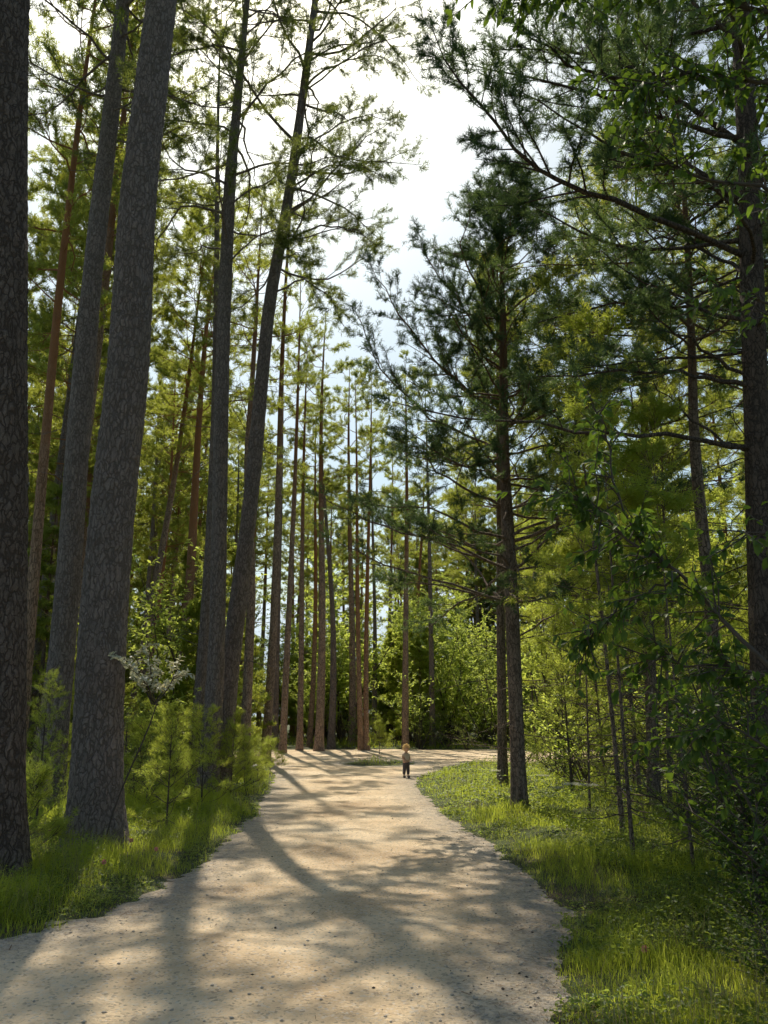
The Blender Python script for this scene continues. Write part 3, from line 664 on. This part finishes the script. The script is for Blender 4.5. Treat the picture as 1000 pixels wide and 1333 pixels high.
g = Geo(); X, Y = scatter(26000, 3.4, 20); s = sd_full(X, Y); dr = vnoise(X, Y, .8, 51) + .5 * vnoise(X, Y, 2.5, 52)
k = (s > -.3) & (rng.random(len(X)) < np.clip(.75 - s * .9, .0, 1) + .35 * (dr > .45)); X, Y, s = X[k], Y[k], s[k]; n = len(X)
az = rng.uniform(0, 6.28, n); Ln = rng.uniform(.02, .055, n); Ln = np.where(rng.random(n) < .03, Ln * 3, Ln); wd = np.where(Ln > .06, .005, .0022)
D = np.stack([np.cos(az) * Ln, np.sin(az) * Ln, rng.uniform(-.002, .006, n)], -1); S = np.stack([-np.sin(az) * wd, np.cos(az) * wd, 0 * az], -1)
B = np.stack([X, Y, np.maximum(hpath(X, Y, s), hground(X, Y, s)) + .004], -1)
g.add(np.stack([B - S, B + S, B + D + S * .5, B + D - S * .5], 1).reshape(-1, 3), q=np.arange(4 * n).reshape(-1, 4))
tag(g.obj('needle_litter', plain('dry brown needles', (.22, .13, .07), .9, .4, 5)), 'fallen brown pine needles and bits of twig on the path', 'needle litter', kind='stuff')
# ------------------------------------------------------------------ saplings and shrubs seen one by one
def sap(var, u, v, label, s=1., w=None, group=None, name='pine_sapling'):
    p = gp(u, v); return tree(name, SAP[var], label, 'sapling', (p[0], p[1]), s * .82, rs.uniform(0, 6.28), group=group)
sap(0, 216, 1085, 'young conifer with dark thin stem in grass between the plated trunk and the pair', .85)
sap(0, 262, 1058, 'dense green sapling hiding the foot of the upright pine of the pair', .85)
sap(1, 300, 1040, 'low bushy sapling in front of the leaning pine', 1.1)
sap(2, 46, 1090, 'bright sapling between the edge trunk and the thick plated one', .75)
sap(2, 75, 1048, 'dark leaning sapling hard against the left of the plated trunk', .8)
sap(1, 335, 1020, 'rounded yellow-green sapling at the bend of the left verge', .75)
sap(3, 318, 1030, 'small sapling at the foot of the crooked brown pine', 1.2)
sap(3, 352, 1005, 'tiny sapling on the outermost tip of the left verge', 1.0)
sap(1, 190, 1062, 'bushy sapling just right of the thick plated trunk', 1.2)
sap(2, 248, 1020, 'taller sapling behind the grassy bank left of the pair', .65)
sap(2, 175, 1010, 'tall feathery sapling partly behind the thick plated trunk', .75)
sap(1, 494, 982, 'little spruce at the foot of the twin reddish pines', 1.1, name='spruce_sapling')
sap(3, 25, 1130, 'small sapling beside the foot of the edge trunk', 1.1)
gP = 'thin poles of young trees in the right thicket'
for u, v, var, s, lab in [(826, 1132, 0, .85, 'thin dark pole tree nearest the path in the right thicket'), (768, 1062, 1, .9, 'short thin pole tree behind the white flower heads'),
                          (812, 1095, 2, .9, 'pole tree between the nearest dark pole and the mossy trunk'), (735, 1020, 1, 1., 'slim pole tree behind and right of the bare-branched young pine'),
                          (718, 1000, 0, 1., 'pale pole tree right of the bare-branched young pine'), (790, 1040, 0, 1., 'pole tree above the white flower heads'),
                          (873, 1060, 2, 1., 'dark pole tree right of the mossy trunk'), (905, 1150, 1, .8, 'leaning thin pole tree over the dark lower right bushes'), (757, 1005, 2, 1., 'far pole tree in the sunlit part of the thicket'),
                          (700, 990, 2, 1., 'farthest pole tree seen beside the slim straight trunk')]:
    p = gp(u, v); tree('pole_tree', POLE[var], lab, 'young tree', (p[0], p[1]), s, rs.uniform(0, 6.28), (rs.gauss(0, .02), rs.gauss(0, .03)), group=gP)

# twig shrub at the plated trunk, full sun painted into its leaf colour
p = at(175, 905, 10.0)
ww = broad(90, .95, .5, 6, 22, .07, (M['bark_thin'], M['leaf_glare']), .6)
shr = thing('rowan_sapling', 'small sapling with sun glare painted into its leaves against the thick plated trunk', 'sapling', (-3.27, 9.93, 0)); shr.rotation_euler = (0, .12, 0); shr.scale = (1, 1, 1)
st = Geo(); rnd = random.Random(3); sp = walk(rnd, np.array([0, 0, 0.]), np.array([.02, 0, 1.]), 1.85, 7, .05); flush_tubes(st, [(sp, np.linspace(.012, .008, 8))], 6)
st.obj('stem', M['bark_thin'], shr, True)
for nm, me in zip(('twigs', 'foliage'), ww):
    o = link(bpy.data.objects.new(nm, me), shr); o.location = tuple(sp[-1]); o.scale = (.95, .95, .95)

# ------------------------------------------------------------------ overhanging broadleaf tree at right, near the camera
def overhang():
    rnd = random.Random(77); rg = np.random.default_rng(77)
    base = np.array([3.0, 4.3, 0]); root = thing('broadleaf_tree', 'dark leafy tree reaching in from the right edge close to the camera', 'broadleaf tree', tuple(base))
    top = [base * 0 + np.array([0, 0, z]) + np.array([-.05 * z + .08 * math.sin(z), .04 * z, 0]) for z in np.linspace(-.1, 6.8, 16)]
    tb = [(np.array(top), np.linspace(.07, .02, 16))]
    P = []; D = []
    def br(lst, r, nt, tl, nlv, st=.15):
        pl = np.array([at(u, v, y) - base for u, v, y in lst]); lp = np.array([along(pl, t)[0] for t in np.linspace(0, 1, 11)]); lp[1:-1] += rg.normal(0, .015, (9, 3))
        tb.append((lp, np.linspace(r, .004, 11)))
        for j in range(nt):
            p, d = along(lp, st + (1 - st) * rnd.random()); v = nrm(d * .7 + np.array([rnd.gauss(0, .6), rnd.gauss(0, .5), rnd.gauss(-.1, .5)]))
            b = walk(rnd, p, v, tl * rnd.uniform(.5, 1.3), 4, .16, -.03); tb.append((b, np.linspace(.005, .002, 5)))
            for q in range(nlv):
                x, e = along(b, rnd.uniform(.15, 1)); P.append(x); D.append(nrm(e * .5 + np.array([rnd.gauss(0, .5), rnd.gauss(0, .5), rnd.gauss(-.45, .3)])))
    br([(1150, 60, 4.4), (1000, 10, 4.2), (850, -30, 4.0), (720, -30, 3.8), (630, -25, 3.6)], .022, 85, .4, 13, .1)
    br([(1150, 120, 4.4), (1000, 110, 4.2), (900, 90, 4.1), (820, 120, 4.0)], .018, 60, .4, 13)
    br([(1150, 330, 4.4), (1000, 250, 4.3), (900, 230, 4.2), (840, 190, 4.1)], .018, 40, .38, 9)
    br([(1150, 480, 4.4), (1030, 420, 4.4), (960, 380, 4.3), (930, 370, 4.2)], .014, 16, .3, 7)
    br([(1150, 1000, 4.4), (968, 836, 4.5), (930, 797, 4.55), (885, 749, 4.6), (834, 707, 4.6), (776, 665, 4.6), (735, 640, 4.6)], .016, 62, .4, 11, .2)
    br([(834, 707, 4.6), (800, 640, 4.6), (790, 570, 4.6), (770, 520, 4.6)], .007, 20, .22, 6)
    br([(885, 749, 4.6), (810, 790, 4.7), (760, 830, 4.8)], .007, 22, .3, 7)
    br([(1150, 900, 4.6), (1000, 880, 4.8), (900, 860, 4.9), (830, 850, 5)], .012, 40, .4, 11)
    br([(1150, 1150, 4.6), (1030, 1000, 4.7), (950, 940, 4.8), (890, 960, 4.9)], .012, 34, .4, 11)
    br([(1150, 760, 4.6), (1020, 700, 4.6), (960, 690, 4.6)], .01, 14, .35, 7)
    g = Geo(); flush_tubes(g, tb, 6); g.obj('trunk', M['bark_thin'], root, True)
    c = Geo(); n = len(P); sz = rg.uniform(.04, .09, n)
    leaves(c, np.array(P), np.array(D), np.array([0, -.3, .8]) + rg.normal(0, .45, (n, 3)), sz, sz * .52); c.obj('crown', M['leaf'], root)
overhang()
gB = 'bushes in the shade at the lower right'
for x, y, v_, s, lab in [(2.3, 4.8, 3, .42, 'smallest low bush nearest the camera at the lower right'), (2.5, 5.2, 3, .55, 'low spreading bush at the dark lower right verge'), (3.0, 6.2, 3, .7, 'spreading dark bush in front of the tall corner bushes'), (3.7, 7.4, 3, .9, 'wide dark bush under the big pine at the right edge'), (4.9, 11, 3, .9, 'wide shaded bush behind the thin bending trunk'), (2.9, 5.7, 2, .9, 'dark leafy bush in the bottom right corner'), (3.1, 6.9, 2, 1.0, 'dark leafy bush behind the bottom right corner one'), (3.6, 8.3, 0, 1.1, 'shaded bush below the thin bending trunk'),
                         (2.35, 4.7, 1, .8, 'low bush partly cut by the bottom right corner'), (4.3, 9.8, 2, .9, 'bush at the foot of the thin bending trunk'), (4.4, 12.6, 0, .9, 'bush near the mossy trunk in the thicket')]:
    shrub(SHR[v_], lab, 'bush', (x, y), s, rs.uniform(0, 6), gB)
gB2 = 'bushes in the undergrowth on the left and beyond the crossing'
for x, y, v_, s, lab in [(-7.2, 13.5, 0, 1.1, 'leafy bush far left behind the edge trunk'), (-4.6, 15.5, 1, 1.2, 'leafy bush behind the sapling with the dark thin stem'), (-5.6, 18.5, 0, 1.2, 'leafy bush in front of the reddish pine'),
                         (-3.9, 21.5, 1, 1.2, 'leafy bush left of the crooked brown pine'), (1.9, 43, 0, 1.3, 'bush at the foot of the grey pine behind the child'), (3.3, 44, 1, 1.7, 'bush between the two grey pines beyond the crossing'), (4.2, 41.8, 1, 1.4, 'pale bush at the right end of the crossing'),
                         (4.4, 27, 1, 1.3, 'sunny bush right of the crossing corner'), (4.6, 22, 1, 1.2, 'sunny bush behind the slim straight trunk')]:
    shrub(SHR[v_], lab, 'bush', (x, y), s, rs.uniform(0, 6), gB2)

# ------------------------------------------------------------------ the wood behind, tree by tree
rs2 = random.Random(8)
def wood(n, box, variants, name, label, cat, group, mind, smin=.85, smax=1.15, cond=None):
    pts = []; tries = 0
    while len(pts) < n and tries < n * 60:
        tries += 1; x = rs2.uniform(box[0], box[1]); y = rs2.uniform(box[2], box[3])
        if abs(x) > y * .56 + 4: continue
        if cond and not cond(x, y): continue
        if any((x - a) ** 2 + (y - b) ** 2 < mind ** 2 for a, b in pts): continue
        if float(sdist(np.array([x]), np.array([y]))[0]) > -.8: continue
        pts.append((x, y))
        tree(name, variants[rs2.randrange(len(variants))], label, cat, (x, y), rs2.uniform(smin, smax), rs2.uniform(0, 6.28), (rs2.gauss(0, .02), rs2.gauss(0, .02)), group=group)
wood(34, (-34, -4.5, 24, 60), TALL, 'tall_pine', 'pine crowded in the wood far left of the path', 'pine tree', 'crowded pines left of the path', 2.6, cond=lambda x, y: x < -y * .36)
wood(34, (-30, -4.5, 36, 66), TALL, 'tall_pine', 'far pine deep in the wood between path and left trunks', 'pine tree', 'deep pines in the wood left of the crossing', 2.4, .85, 1.05, cond=lambda x, y: x < -y * .14 - 1)
wood(34, (-50, 60, 48, 85), TALL, 'tall_pine', 'far pine in the wood behind the crossing', 'pine tree', 'far pines behind the crossing', 3.6, .8, 1.0, cond=lambda x, y: not (-16 < x + (y - 40) * .21 < 7 and y < 66))
wood(34, (-45, 60, 46, 80), SPR, 'young_conifer', 'young conifer filling the wood behind the crossing', 'conifer', 'young conifers behind the crossing', 2.5, .7, 1.1, cond=lambda x, y: not (-17 < x + (y - 40) * .21 < 12 and y < 62))
wood(7, (-14, 17, 46, 56), SPR[:3], 'young_conifer', 'sunlit young conifer filling the gaps between the pines beyond the crossing', 'conifer', 'young conifers between the pines beyond the crossing', 1.5, .6, 1.0)
wood(40, (-26, -4, 22, 46), SPR[:3], 'young_conifer', 'young conifer growing below the tall pines at left', 'conifer', 'young conifers below the left pines', 1.7, .3, .7, cond=lambda x, y: x < -y * .1 - 2)
def dec(n, box, group, label, mind, cond=None, ms=None):
    wood(n, box, ms or DEC, 'broadleaf_bush', label, 'bush', group, mind, .7, 1.2, cond)
dec(44, (-14, 18, 43.5, 58), 'leafy young trees beyond the crossing', 'sunlit yellow-green leafy young tree beyond the crossing', 1.3)
wood(56, (-26, 24, 60, 90), TALL, 'tall_pine', 'hazy far pine closing the view behind the crossing', 'pine tree', 'farthest pines closing the view', 2.2, .85, 1.05)
wood(44, (-24, 22, 47.5, 66), DECB, 'broadleaf_tree', 'tall sunlit yellow-green leafy tree behind the pines of the crossing', 'broadleaf tree', 'tall leafy trees behind the crossing', 2.4, .8, 1.1)
wood(22, (3.5, 16, 15, 32), [SAP[2], SAP[0]], 'pine_sapling', 'bright young sapling growing between the thin poles on the right', 'sapling', 'saplings in the right wood', 1.1, 1.0, 1.5, lambda x, y: x > y * .12 + 1.4)
wood(16, (-20, 1, 48, 60), DECB, 'broadleaf_tree', 'sunlit leafy tree low behind the pine trunks left of the crossing', 'broadleaf tree', 'leafy trees low behind the crossing at left', 1.8, .6, .9)
wood(18, (-26, 8, 58, 70), SPR, 'young_conifer', 'far conifer closing the gaps low behind the crossing', 'conifer', 'far conifers closing the gaps', 2.0, .9, 1.3)
wood(12, (6, 26, 24, 46), DECB, 'broadleaf_tree', 'tall sunlit leafy tree in the wood right of the path', 'broadleaf tree', 'tall leafy trees in the right wood', 3.0, .7, 1.0, lambda x, y: x > y * .22 + 2)
dec(34, (4, 22, 17, 40), 'leafy young trees in the right wood', 'sunlit yellow-green leafy young tree in the right wood', 1.5, lambda x, y: x > y * .13 + 1.6)
dec(16, (-24, -4, 20, 44), 'leafy young trees in the left wood', 'yellow-green leafy young tree in the left wood', 2.0, lambda x, y: x < -y * .12 - 1.5)
wood(12, (4.5, 34, 20, 46), SPR, 'young_conifer', 'bushy conifer in the dense wood right of the path', 'conifer', 'conifers in the right wood', 2.2, .7, 1.1, cond=lambda x, y: x > y * .2 + 2.5)
wood(12, (5, 34, 16, 46), TALL[:4], 'tall_pine', 'tall pine standing in the dense wood right of the path', 'pine tree', 'tall pines in the right wood', 2.8, .75, .95, cond=lambda x, y: x > y * .27 + 2)
wood(40, (3.5, 24, 15, 40), POLE, 'pole_tree', 'thin pole tree crowded in the right wood', 'young tree', 'crowded pole trees in the right wood', 1.1, .8, 1.2, cond=lambda x, y: x > y * .12 + 1.6)

# ------------------------------------------------------------------ hills
def hills():
    g = Geo(); n = 220; ths = np.linspace(-1.0, 1.0, n); rows = []
    for j, (d, hh) in enumerate([(1400, 0), (1700, .45), (2000, 1.0), (2300, .6)]):
        z = []
        for t in ths:
            e = 300 + 110 * noise.noise((t * 2.3, 3.1, 0)) + 60 * noise.noise((t * 7, 1.1, 0)) + 14 * noise.noise((t * 40, 2.2, j))
            z.append(e * hh)
        rows.append(np.stack([np.sin(ths) * d, np.cos(ths) * d, np.array(z)], -1))
    V = np.array(rows); i = np.arange(3)[:, None] * n + np.arange(n - 1)[None]
    g.add(V, q=np.stack([i, i + 1, i + n + 1, i + n], -1).reshape(-1, 4))
    tag(g.obj('hills', plain('hills with painted blue haze', (.5, .6, .7), 1, .12, .01), None, True), kind='structure')  # haze of distance is painted into the hill colour
hills()

# ------------------------------------------------------------------ post with red box
pp = gp(313, 998); pY = 25.5; bx = px(312, pY)
root = thing('marker_post', 'pale grey post carrying a red box behind the crooked brown pine', 'post', (bx, pY, 0))
def box(g, c, s):
    c = np.array(c); s = np.array(s) / 2; V = np.array([[x, y, z] for x in (-1, 1) for y in (-1, 1) for z in (-1, 1)]) * s + c
    g.add(V, q=[[0, 1, 3, 2], [4, 6, 7, 5], [0, 4, 5, 1], [2, 3, 7, 6], [0, 2, 6, 4], [1, 5, 7, 3]])
g = Geo(); flush_tubes(g, [(np.array([[0, 0, 0], [0, 0, .7], [0, 0, 1.35]]), np.array([.04, .04, .04]))], 12); g.obj('pole', M['rope'], root, True)
g = Geo(); flush_tubes(g, [(np.array([[-.22, 0, 1.02], [0, 0, 1.03], [.12, 0, 1.03]]), np.array([.015] * 3))], 8); g.obj('crossbar', M['clod'], root, True)
g = Geo(); box(g, (.11, -.02, .9), (.14, .12, .26)); bo = g.obj('box', M['red'], root)
bv = bo.modifiers.new('b', 'BEVEL'); bv.width = .015; bv.segments = 2
g = Geo(); box(g, (.11, -.02, 1.04), (.16, .15, .02)); g.obj('lid', M['red'], bo)
for dx, s, lab in ((.1, .5, 'pale boulder at the foot of the post with the red box'), (.62, .42, 'pale boulder right of the crooked brown pine')):
    g = Geo(); n = 14; V = []; 
    for i in range(n + 1):
        for j in range(n):
            a, b = math.pi * i / n, 2 * math.pi * j / n; q = Vector((math.sin(a) * math.cos(b), math.sin(a) * math.sin(b), math.cos(a)))
            r = s * (.5 + .13 * noise.noise(q * 1.7 + Vector((dx * 9, 0, 0)))); V.append((q.x * r, q.y * r, q.z * r * .75))
    q = [[i * n + j, i * n + (j + 1) % n, (i + 1) * n + (j + 1) % n, (i + 1) * n + j] for i in range(n) for j in range(n)]
    g.add(V, q=q); o = g.obj('boulder', M['concrete'], None, True); o.location = (bx + dx, pY - .3, .1); tag(o, lab, 'boulder', 'pale boulders by the post')

# ------------------------------------------------------------------ flowers
def flower(u, v, h, mat, label, group, umb=False, s=1.):
    p = gp(u, v); r = thing('umbel_flower' if umb else 'clover_flower', label, 'flower', (p[0], p[1], 0), group); rnd = random.Random(int(u * 7 + v))
    g = Geo(); st = walk(rnd, np.zeros(3), np.array([.1, 0, 1.]), h, 4, .05); tb = [(st, np.linspace(.004, .002, 5))]; P = []; D = []
    if umb:
        for i in range(22):
            a = rnd.uniform(0, 6.28); q = rnd.random() ** .5; e = st[-1] + np.array([math.cos(a) * q * .2, math.sin(a) * q * .2, .1 + rnd.uniform(-.02, .02)]) * s
            tb.append((np.linspace(st[-1], e, 3), np.array([.002] * 3)))
            for k in range(14): P.append(e + np.array([rnd.gauss(0, .02), rnd.gauss(0, .02), rnd.gauss(0, .006)])); D.append(nrm(np.array([rnd.gauss(0, 1), rnd.gauss(0, 1), .3])))
        L = .03
    else:
        for k in range(50): q = nrm(np.array([rnd.gauss(0, 1) for _ in range(3)])); P.append(st[-1] + q * .006); D.append(q)
        L = .022
    flush_tubes(g, tb, 4); g.obj('stem', M['grass'], r)
    c = Geo(); n = len(P); leaves(c, np.array(P), np.array(D), np.array([0, 0, 1.]) + rng.normal(0, .3, (n, 3)), np.full(n, L * s), np.full(n, L * .5 * s)); c.obj('flower_head', mat, r)
flower(132, 1150, .2, M['flower'], 'pink clover head in front of the thick plated trunk', 'pink flowers')
flower(167, 1120, .22, M['flower'], 'pink clover head right of the thick plated trunk', 'pink flowers')
flower(200, 1128, .18, M['flower'], 'faint pink clover head in the grass before the dark-stemmed sapling', 'pink flowers')
flower(838, 1262, .12, M['flower'], 'pink clover head in the lower right verge', 'pink flowers')
for u, v, h, s, lab in [(742, 1078, .55, .75, 'large white flower head in the middle of the right verge'), (722, 1074, .5, .6, 'white flower head left of the largest one'), (760, 1070, .5, .65, 'white flower head right of the largest one'),
                     (705, 1050, .5, .55, 'white flower head near the bare-branched young pine'), (812, 1080, .5, .6, 'white flower head beside the mossy trunk'), (642, 1040, .5, .5, 'white flower head left of the bare-branched young pine')]:
    flower(u, v, h, M['umbel'], lab, 'white flower heads', True, s)

# ------------------------------------------------------------------ child
def skin(name, edges, mat, parent, sub=2):
    """edges: list of chains [(x,y,z,r),...]; shared points are welded"""
    me = bpy.data.meshes.new(name); idx = {}; V = []; Rr = []; E = []
    for ch in edges:
        last = None
        for (x, y, z, r) in ch:
            k = (round(x, 4), round(y, 4), round(z, 4))
            if k not in idx: idx[k] = len(V); V.append((x, y, z)); Rr.append(r)
            i = idx[k]
            if last is not None and last != i: E.append((last, i))
            last = i
    me.from_pydata(V, E, []); me.update(); o = bpy.data.objects.new(name, me); link(o, parent)
    m = o.modifiers.new('s', 'SKIN'); m.use_smooth_shade = True
    for i, sv in enumerate(me.skin_vertices[0].data):
        sv.radius = (Rr[i], Rr[i]) if not isinstance(Rr[i], tuple) else Rr[i]; sv.use_root = (i == 0)
    s = o.modifiers.new('u', 'SUBSURF'); s.levels = s.render_levels = sub
    me.materials.append(mat); return o
def child():
    p = gp(529, 1013); root = thing('person', 'small blond child in a pale top and dark trousers standing on the path', 'person', (p[0], p[1], .012), rz=R(35))
    skinm = plain('skin', (.62, .38, .27), .5, .06, 20); hair = leafmat('blond hair', (.80, .62, .33), (.88, .72, .42), (.85, .68, .36), .4); sh = leafmat('pale peach cotton', (.82, .70, .60), (.85, .74, .64), (.8, .66, .55), .3)
    tr = plain('dark violet trousers', (.085, .07, .09), .85, .2, 25); bt = plain('dark shoes', (.05, .045, .05), .6, .2, 20)
    # body faces -Y, x is its side
    body = [[(0, 0, .42, .075), (0, .005, .5, .078), (0, .0, .58, .072), (0, 0, .655, .035), (0, -.01, .69, .045)],
            [(0, 0, .42, .075), (.05, 0, .36, .052), (.058, -.008, .2, .036), (.062, 0, .055, .026), (.064, -.05, .025, .024)],
            [(0, 0, .42, .075), (-.05, 0, .36, .052), (-.06, .0, .2, .036), (-.068, .01, .055, .026), (-.07, -.04, .025, .024)],
            [(0, .0, .58, .072), (.088, .005, .6, .034), (.12, -.005, .5, .026), (.09, -.1, .44, .02), (.068, -.135, .44, .018)],
            [(0, .0, .58, .072), (-.088, .005, .6, .034), (-.125, .0, .5, .026), (-.1, -.09, .42, .02), (-.08, -.12, .415, .018)]]
    b = skin('body', body, skinm, root)
    for s, q in ((1, (.068, -.135, .44)), (-1, (-.08, -.12, .415))):      # hands: four fingers and thumb
        for f in range(4):
            x = q[0] + s * (-.016 + .010 * f); body_l = .026 - .004 * abs(f - 1.5)
            skin('finger', [[(x, q[1], q[2], .007), (x, q[1] - body_l, q[2] - .002, .0055), (x, q[1] - body_l - .008, q[2] - .015, .0045)]], skinm, b, 1)
        skin('thumb', [[(q[0] - s * .016, q[1] + .006, q[2], .007), (q[0] - s * .03, q[1] - .01, q[2] - .002, .0055), (q[0] - s * .03, q[1] - .022, q[2] - .006, .0045)]], skinm, b, 1)
    # head with face
    g = Geo(); nu, nv = 36, 28; V = []
    for i in range(nv + 1):
        for j in range(nu):
            a = math.pi * i / nv; bb = 2 * math.pi * j / nu; x, y, z = math.sin(a) * math.cos(bb), math.sin(a) * math.sin(bb), math.cos(a)
            rx, ry, rz = .076, .086, .098
            if z < 0: rx *= 1 - .22 * z * z; ry *= 1 - .1 * z * z
            P = np.array([x * rx, y * ry, z * rz]); f = max(0, -y)
            for (cx, cz, sg, am) in ((0, -.015, .012, .014), (.028, .004, .012, -.007), (-.028, .004, .012, -.007), (0, -.045, .014, .004), (.038, -.028, .02, .005), (-.038, -.028, .02, .005)):
                P[1] -= am * f * math.exp(-((P[0] - cx) ** 2 + (P[2] - cz) ** 2) / (2 * sg * sg))
            V.append(P)
    g.add(np.array(V) + np.array([0, -.008, .775]), q=[[i * nu + j, i * nu + (j + 1) % nu, (i + 1) * nu + (j + 1) % nu, (i + 1) * nu + j] for i in range(nv) for j in range(nu)])
    hd = g.obj('head', skinm, root, True); hd.location = (0, 0, -.012)
    for s in (-1, 1):
        def ball(nm, c, r, m, sc=(1, 1, 1)):
            gg = Geo(); VV = [[c[0] + math.sin(math.pi * i / 8) * math.cos(math.pi * j / 6) * r * sc[0], c[1] + math.sin(math.pi * i / 8) * math.sin(math.pi * j / 6) * r * sc[1], c[2] + math.cos(math.pi * i / 8) * r * sc[2]] for i in range(9) for j in range(12)]
            gg.add(VV, q=[[i * 12 + j, i * 12 + (j + 1) % 12, (i + 1) * 12 + (j + 1) % 12, (i + 1) * 12 + j] for i in range(8) for j in range(12)]); gg.obj(nm, m, hd, True)
        ball('eye', (s * .028, -.086, .779), .008, bt); ball('ear', (s * .076, -.002, .768), .02, skinm, (.4, .8, 1.1))
    ball('mouth', (0, -.095, .732), .012, plain('lips', (.55, .2, .18), .5), (1.2, .3, .35))
    # hair: cap plus strands
    g = Geo(); V = []; nu, nv = 30, 14
    for i in range(nv + 1):
        for j in range(nu):
            bb = 2 * math.pi * j / nu; lim_ = 1.15 if math.sin(bb) < -.3 else 1.9; a = lim_ * i / nv
            r = 1.05 + .06 * noise.noise((math.cos(bb) * 4, math.sin(bb) * 4, a * 4)); V.append((math.sin(a) * math.cos(bb) * .076 * r, math.sin(a) * math.sin(bb) * .086 * r, math.cos(a) * .098 * r))
    g.add(np.array(V) + np.array([0, -.004, .767]), q=[[i * nu + j, i * nu + (j + 1) % nu, (i + 1) * nu + (j + 1) % nu, (i + 1) * nu + j] for i in range(nv) for j in range(nu)])
    rg = np.random.default_rng(4); n = 900; a = rg.uniform(0, 1.9, n); bb = rg.uniform(0, 6.28, n); a = np.where(np.sin(bb) < -.3, np.minimum(a, 1.1), a)
    Q = np.stack([np.sin(a) * np.cos(bb) * .082, np.sin(a) * np.sin(bb) * .092, np.cos(a) * .104], -1) + np.array([0, -.004, .767]); dirn = np.stack([np.cos(a) * np.cos(bb), np.cos(a) * np.sin(bb), -np.sin(a)], -1) + rg.normal(0, .35, (n, 3))
    needles(g, Q, Q + dirn * .015, 2, .03, .005, rg, .3); g.obj('hair', hair, root, True)
    skin('shirt', [[(0, 0, .43, .088), (0, .005, .5, .088), (0, .0, .58, .08), (0, 0, .635, .04)], [(0, .0, .58, .08), (.085, .005, .598, .044), (.112, 0, .53, .04)], [(0, .0, .58, .08), (-.085, .005, .598, .044), (-.116, 0, .53, .04)]], sh, root)
    skin('trousers', [[(0, 0, .44, .084), (0, 0, .40, .082), (.05, 0, .34, .06), (.06, -.006, .2, .048), (.064, 0, .075, .042)], [(0, 0, .40, .082), (-.05, 0, .34, .06), (-.062, .0, .2, .048), (-.07, .01, .075, .042)]], tr, root)
    for s, x, y in ((1, .064, 0), (-1, -.07, .01)):
        skin('shoe', [[(x, y + .025, .03, .03), (x, y - .02, .026, .032), (x + s * .004, y - .075, .022, .026)]], bt, root)
child()

# ------------------------------------------------------------------ light, sky, camera
AZ = R(-12); EL = R(54)      # sun bearing from +Y towards +X, and its height
w = bpy.data.worlds.new('World'); scene.world = w; w.use_nodes = True; nt = w.node_tree
bg = nt.nodes['Background']; sky = nt.nodes.new('ShaderNodeTexSky'); sky.sky_type = 'NISHITA'; sky.sun_disc = False
sky.sun_elevation = EL; sky.sun_rotation = AZ; sky.air_density = 1.2; sky.dust_density = 2.2; sky.ozone_density = 1.0
tint = mixc(nt, sky.outputs[0], (.93, 1., .92), 1.0, 'MULTIPLY'); nt.links.new(tint, bg.inputs[0]); bg.inputs[1].default_value = .13
sl = bpy.data.lights.new('sun', 'SUN'); sl.energy = 5.0; sl.angle = R(.55); sl.color = (1, .905, .73)
so = bpy.data.objects.new('sun', sl); link(so)
d = Vector((math.sin(AZ) * math.cos(EL), math.cos(AZ) * math.cos(EL), math.sin(EL)))
so.rotation_euler = d.to_track_quat('Z', 'Y').to_euler()
cam = bpy.data.cameras.new('camera'); co = bpy.data.objects.new('camera', cam); link(co); scene.camera = co
cam.sensor_fit = 'VERTICAL'; cam.sensor_height = 24; cam.lens = 24 * F / 1333.0
co.location = (0, 0, CAMH); co.rotation_euler = (R(90) + PITCH, 0, 0); cam.clip_end = 5000; cam.clip_start = .05
scene.render.resolution_x = 768; scene.render.resolution_y = 1024
vs = scene.view_settings; vs.view_transform = 'Standard'; vs.look = 'None'; vs.exposure = 0
cy = scene.cycles; cy.use_adaptive_sampling = True; cy.adaptive_threshold = .04; cy.max_bounces = 8; cy.diffuse_bounces = 6; cy.transmission_bounces = 6; cy.glossy_bounces = 2; cy.sample_clamp_indirect = 6
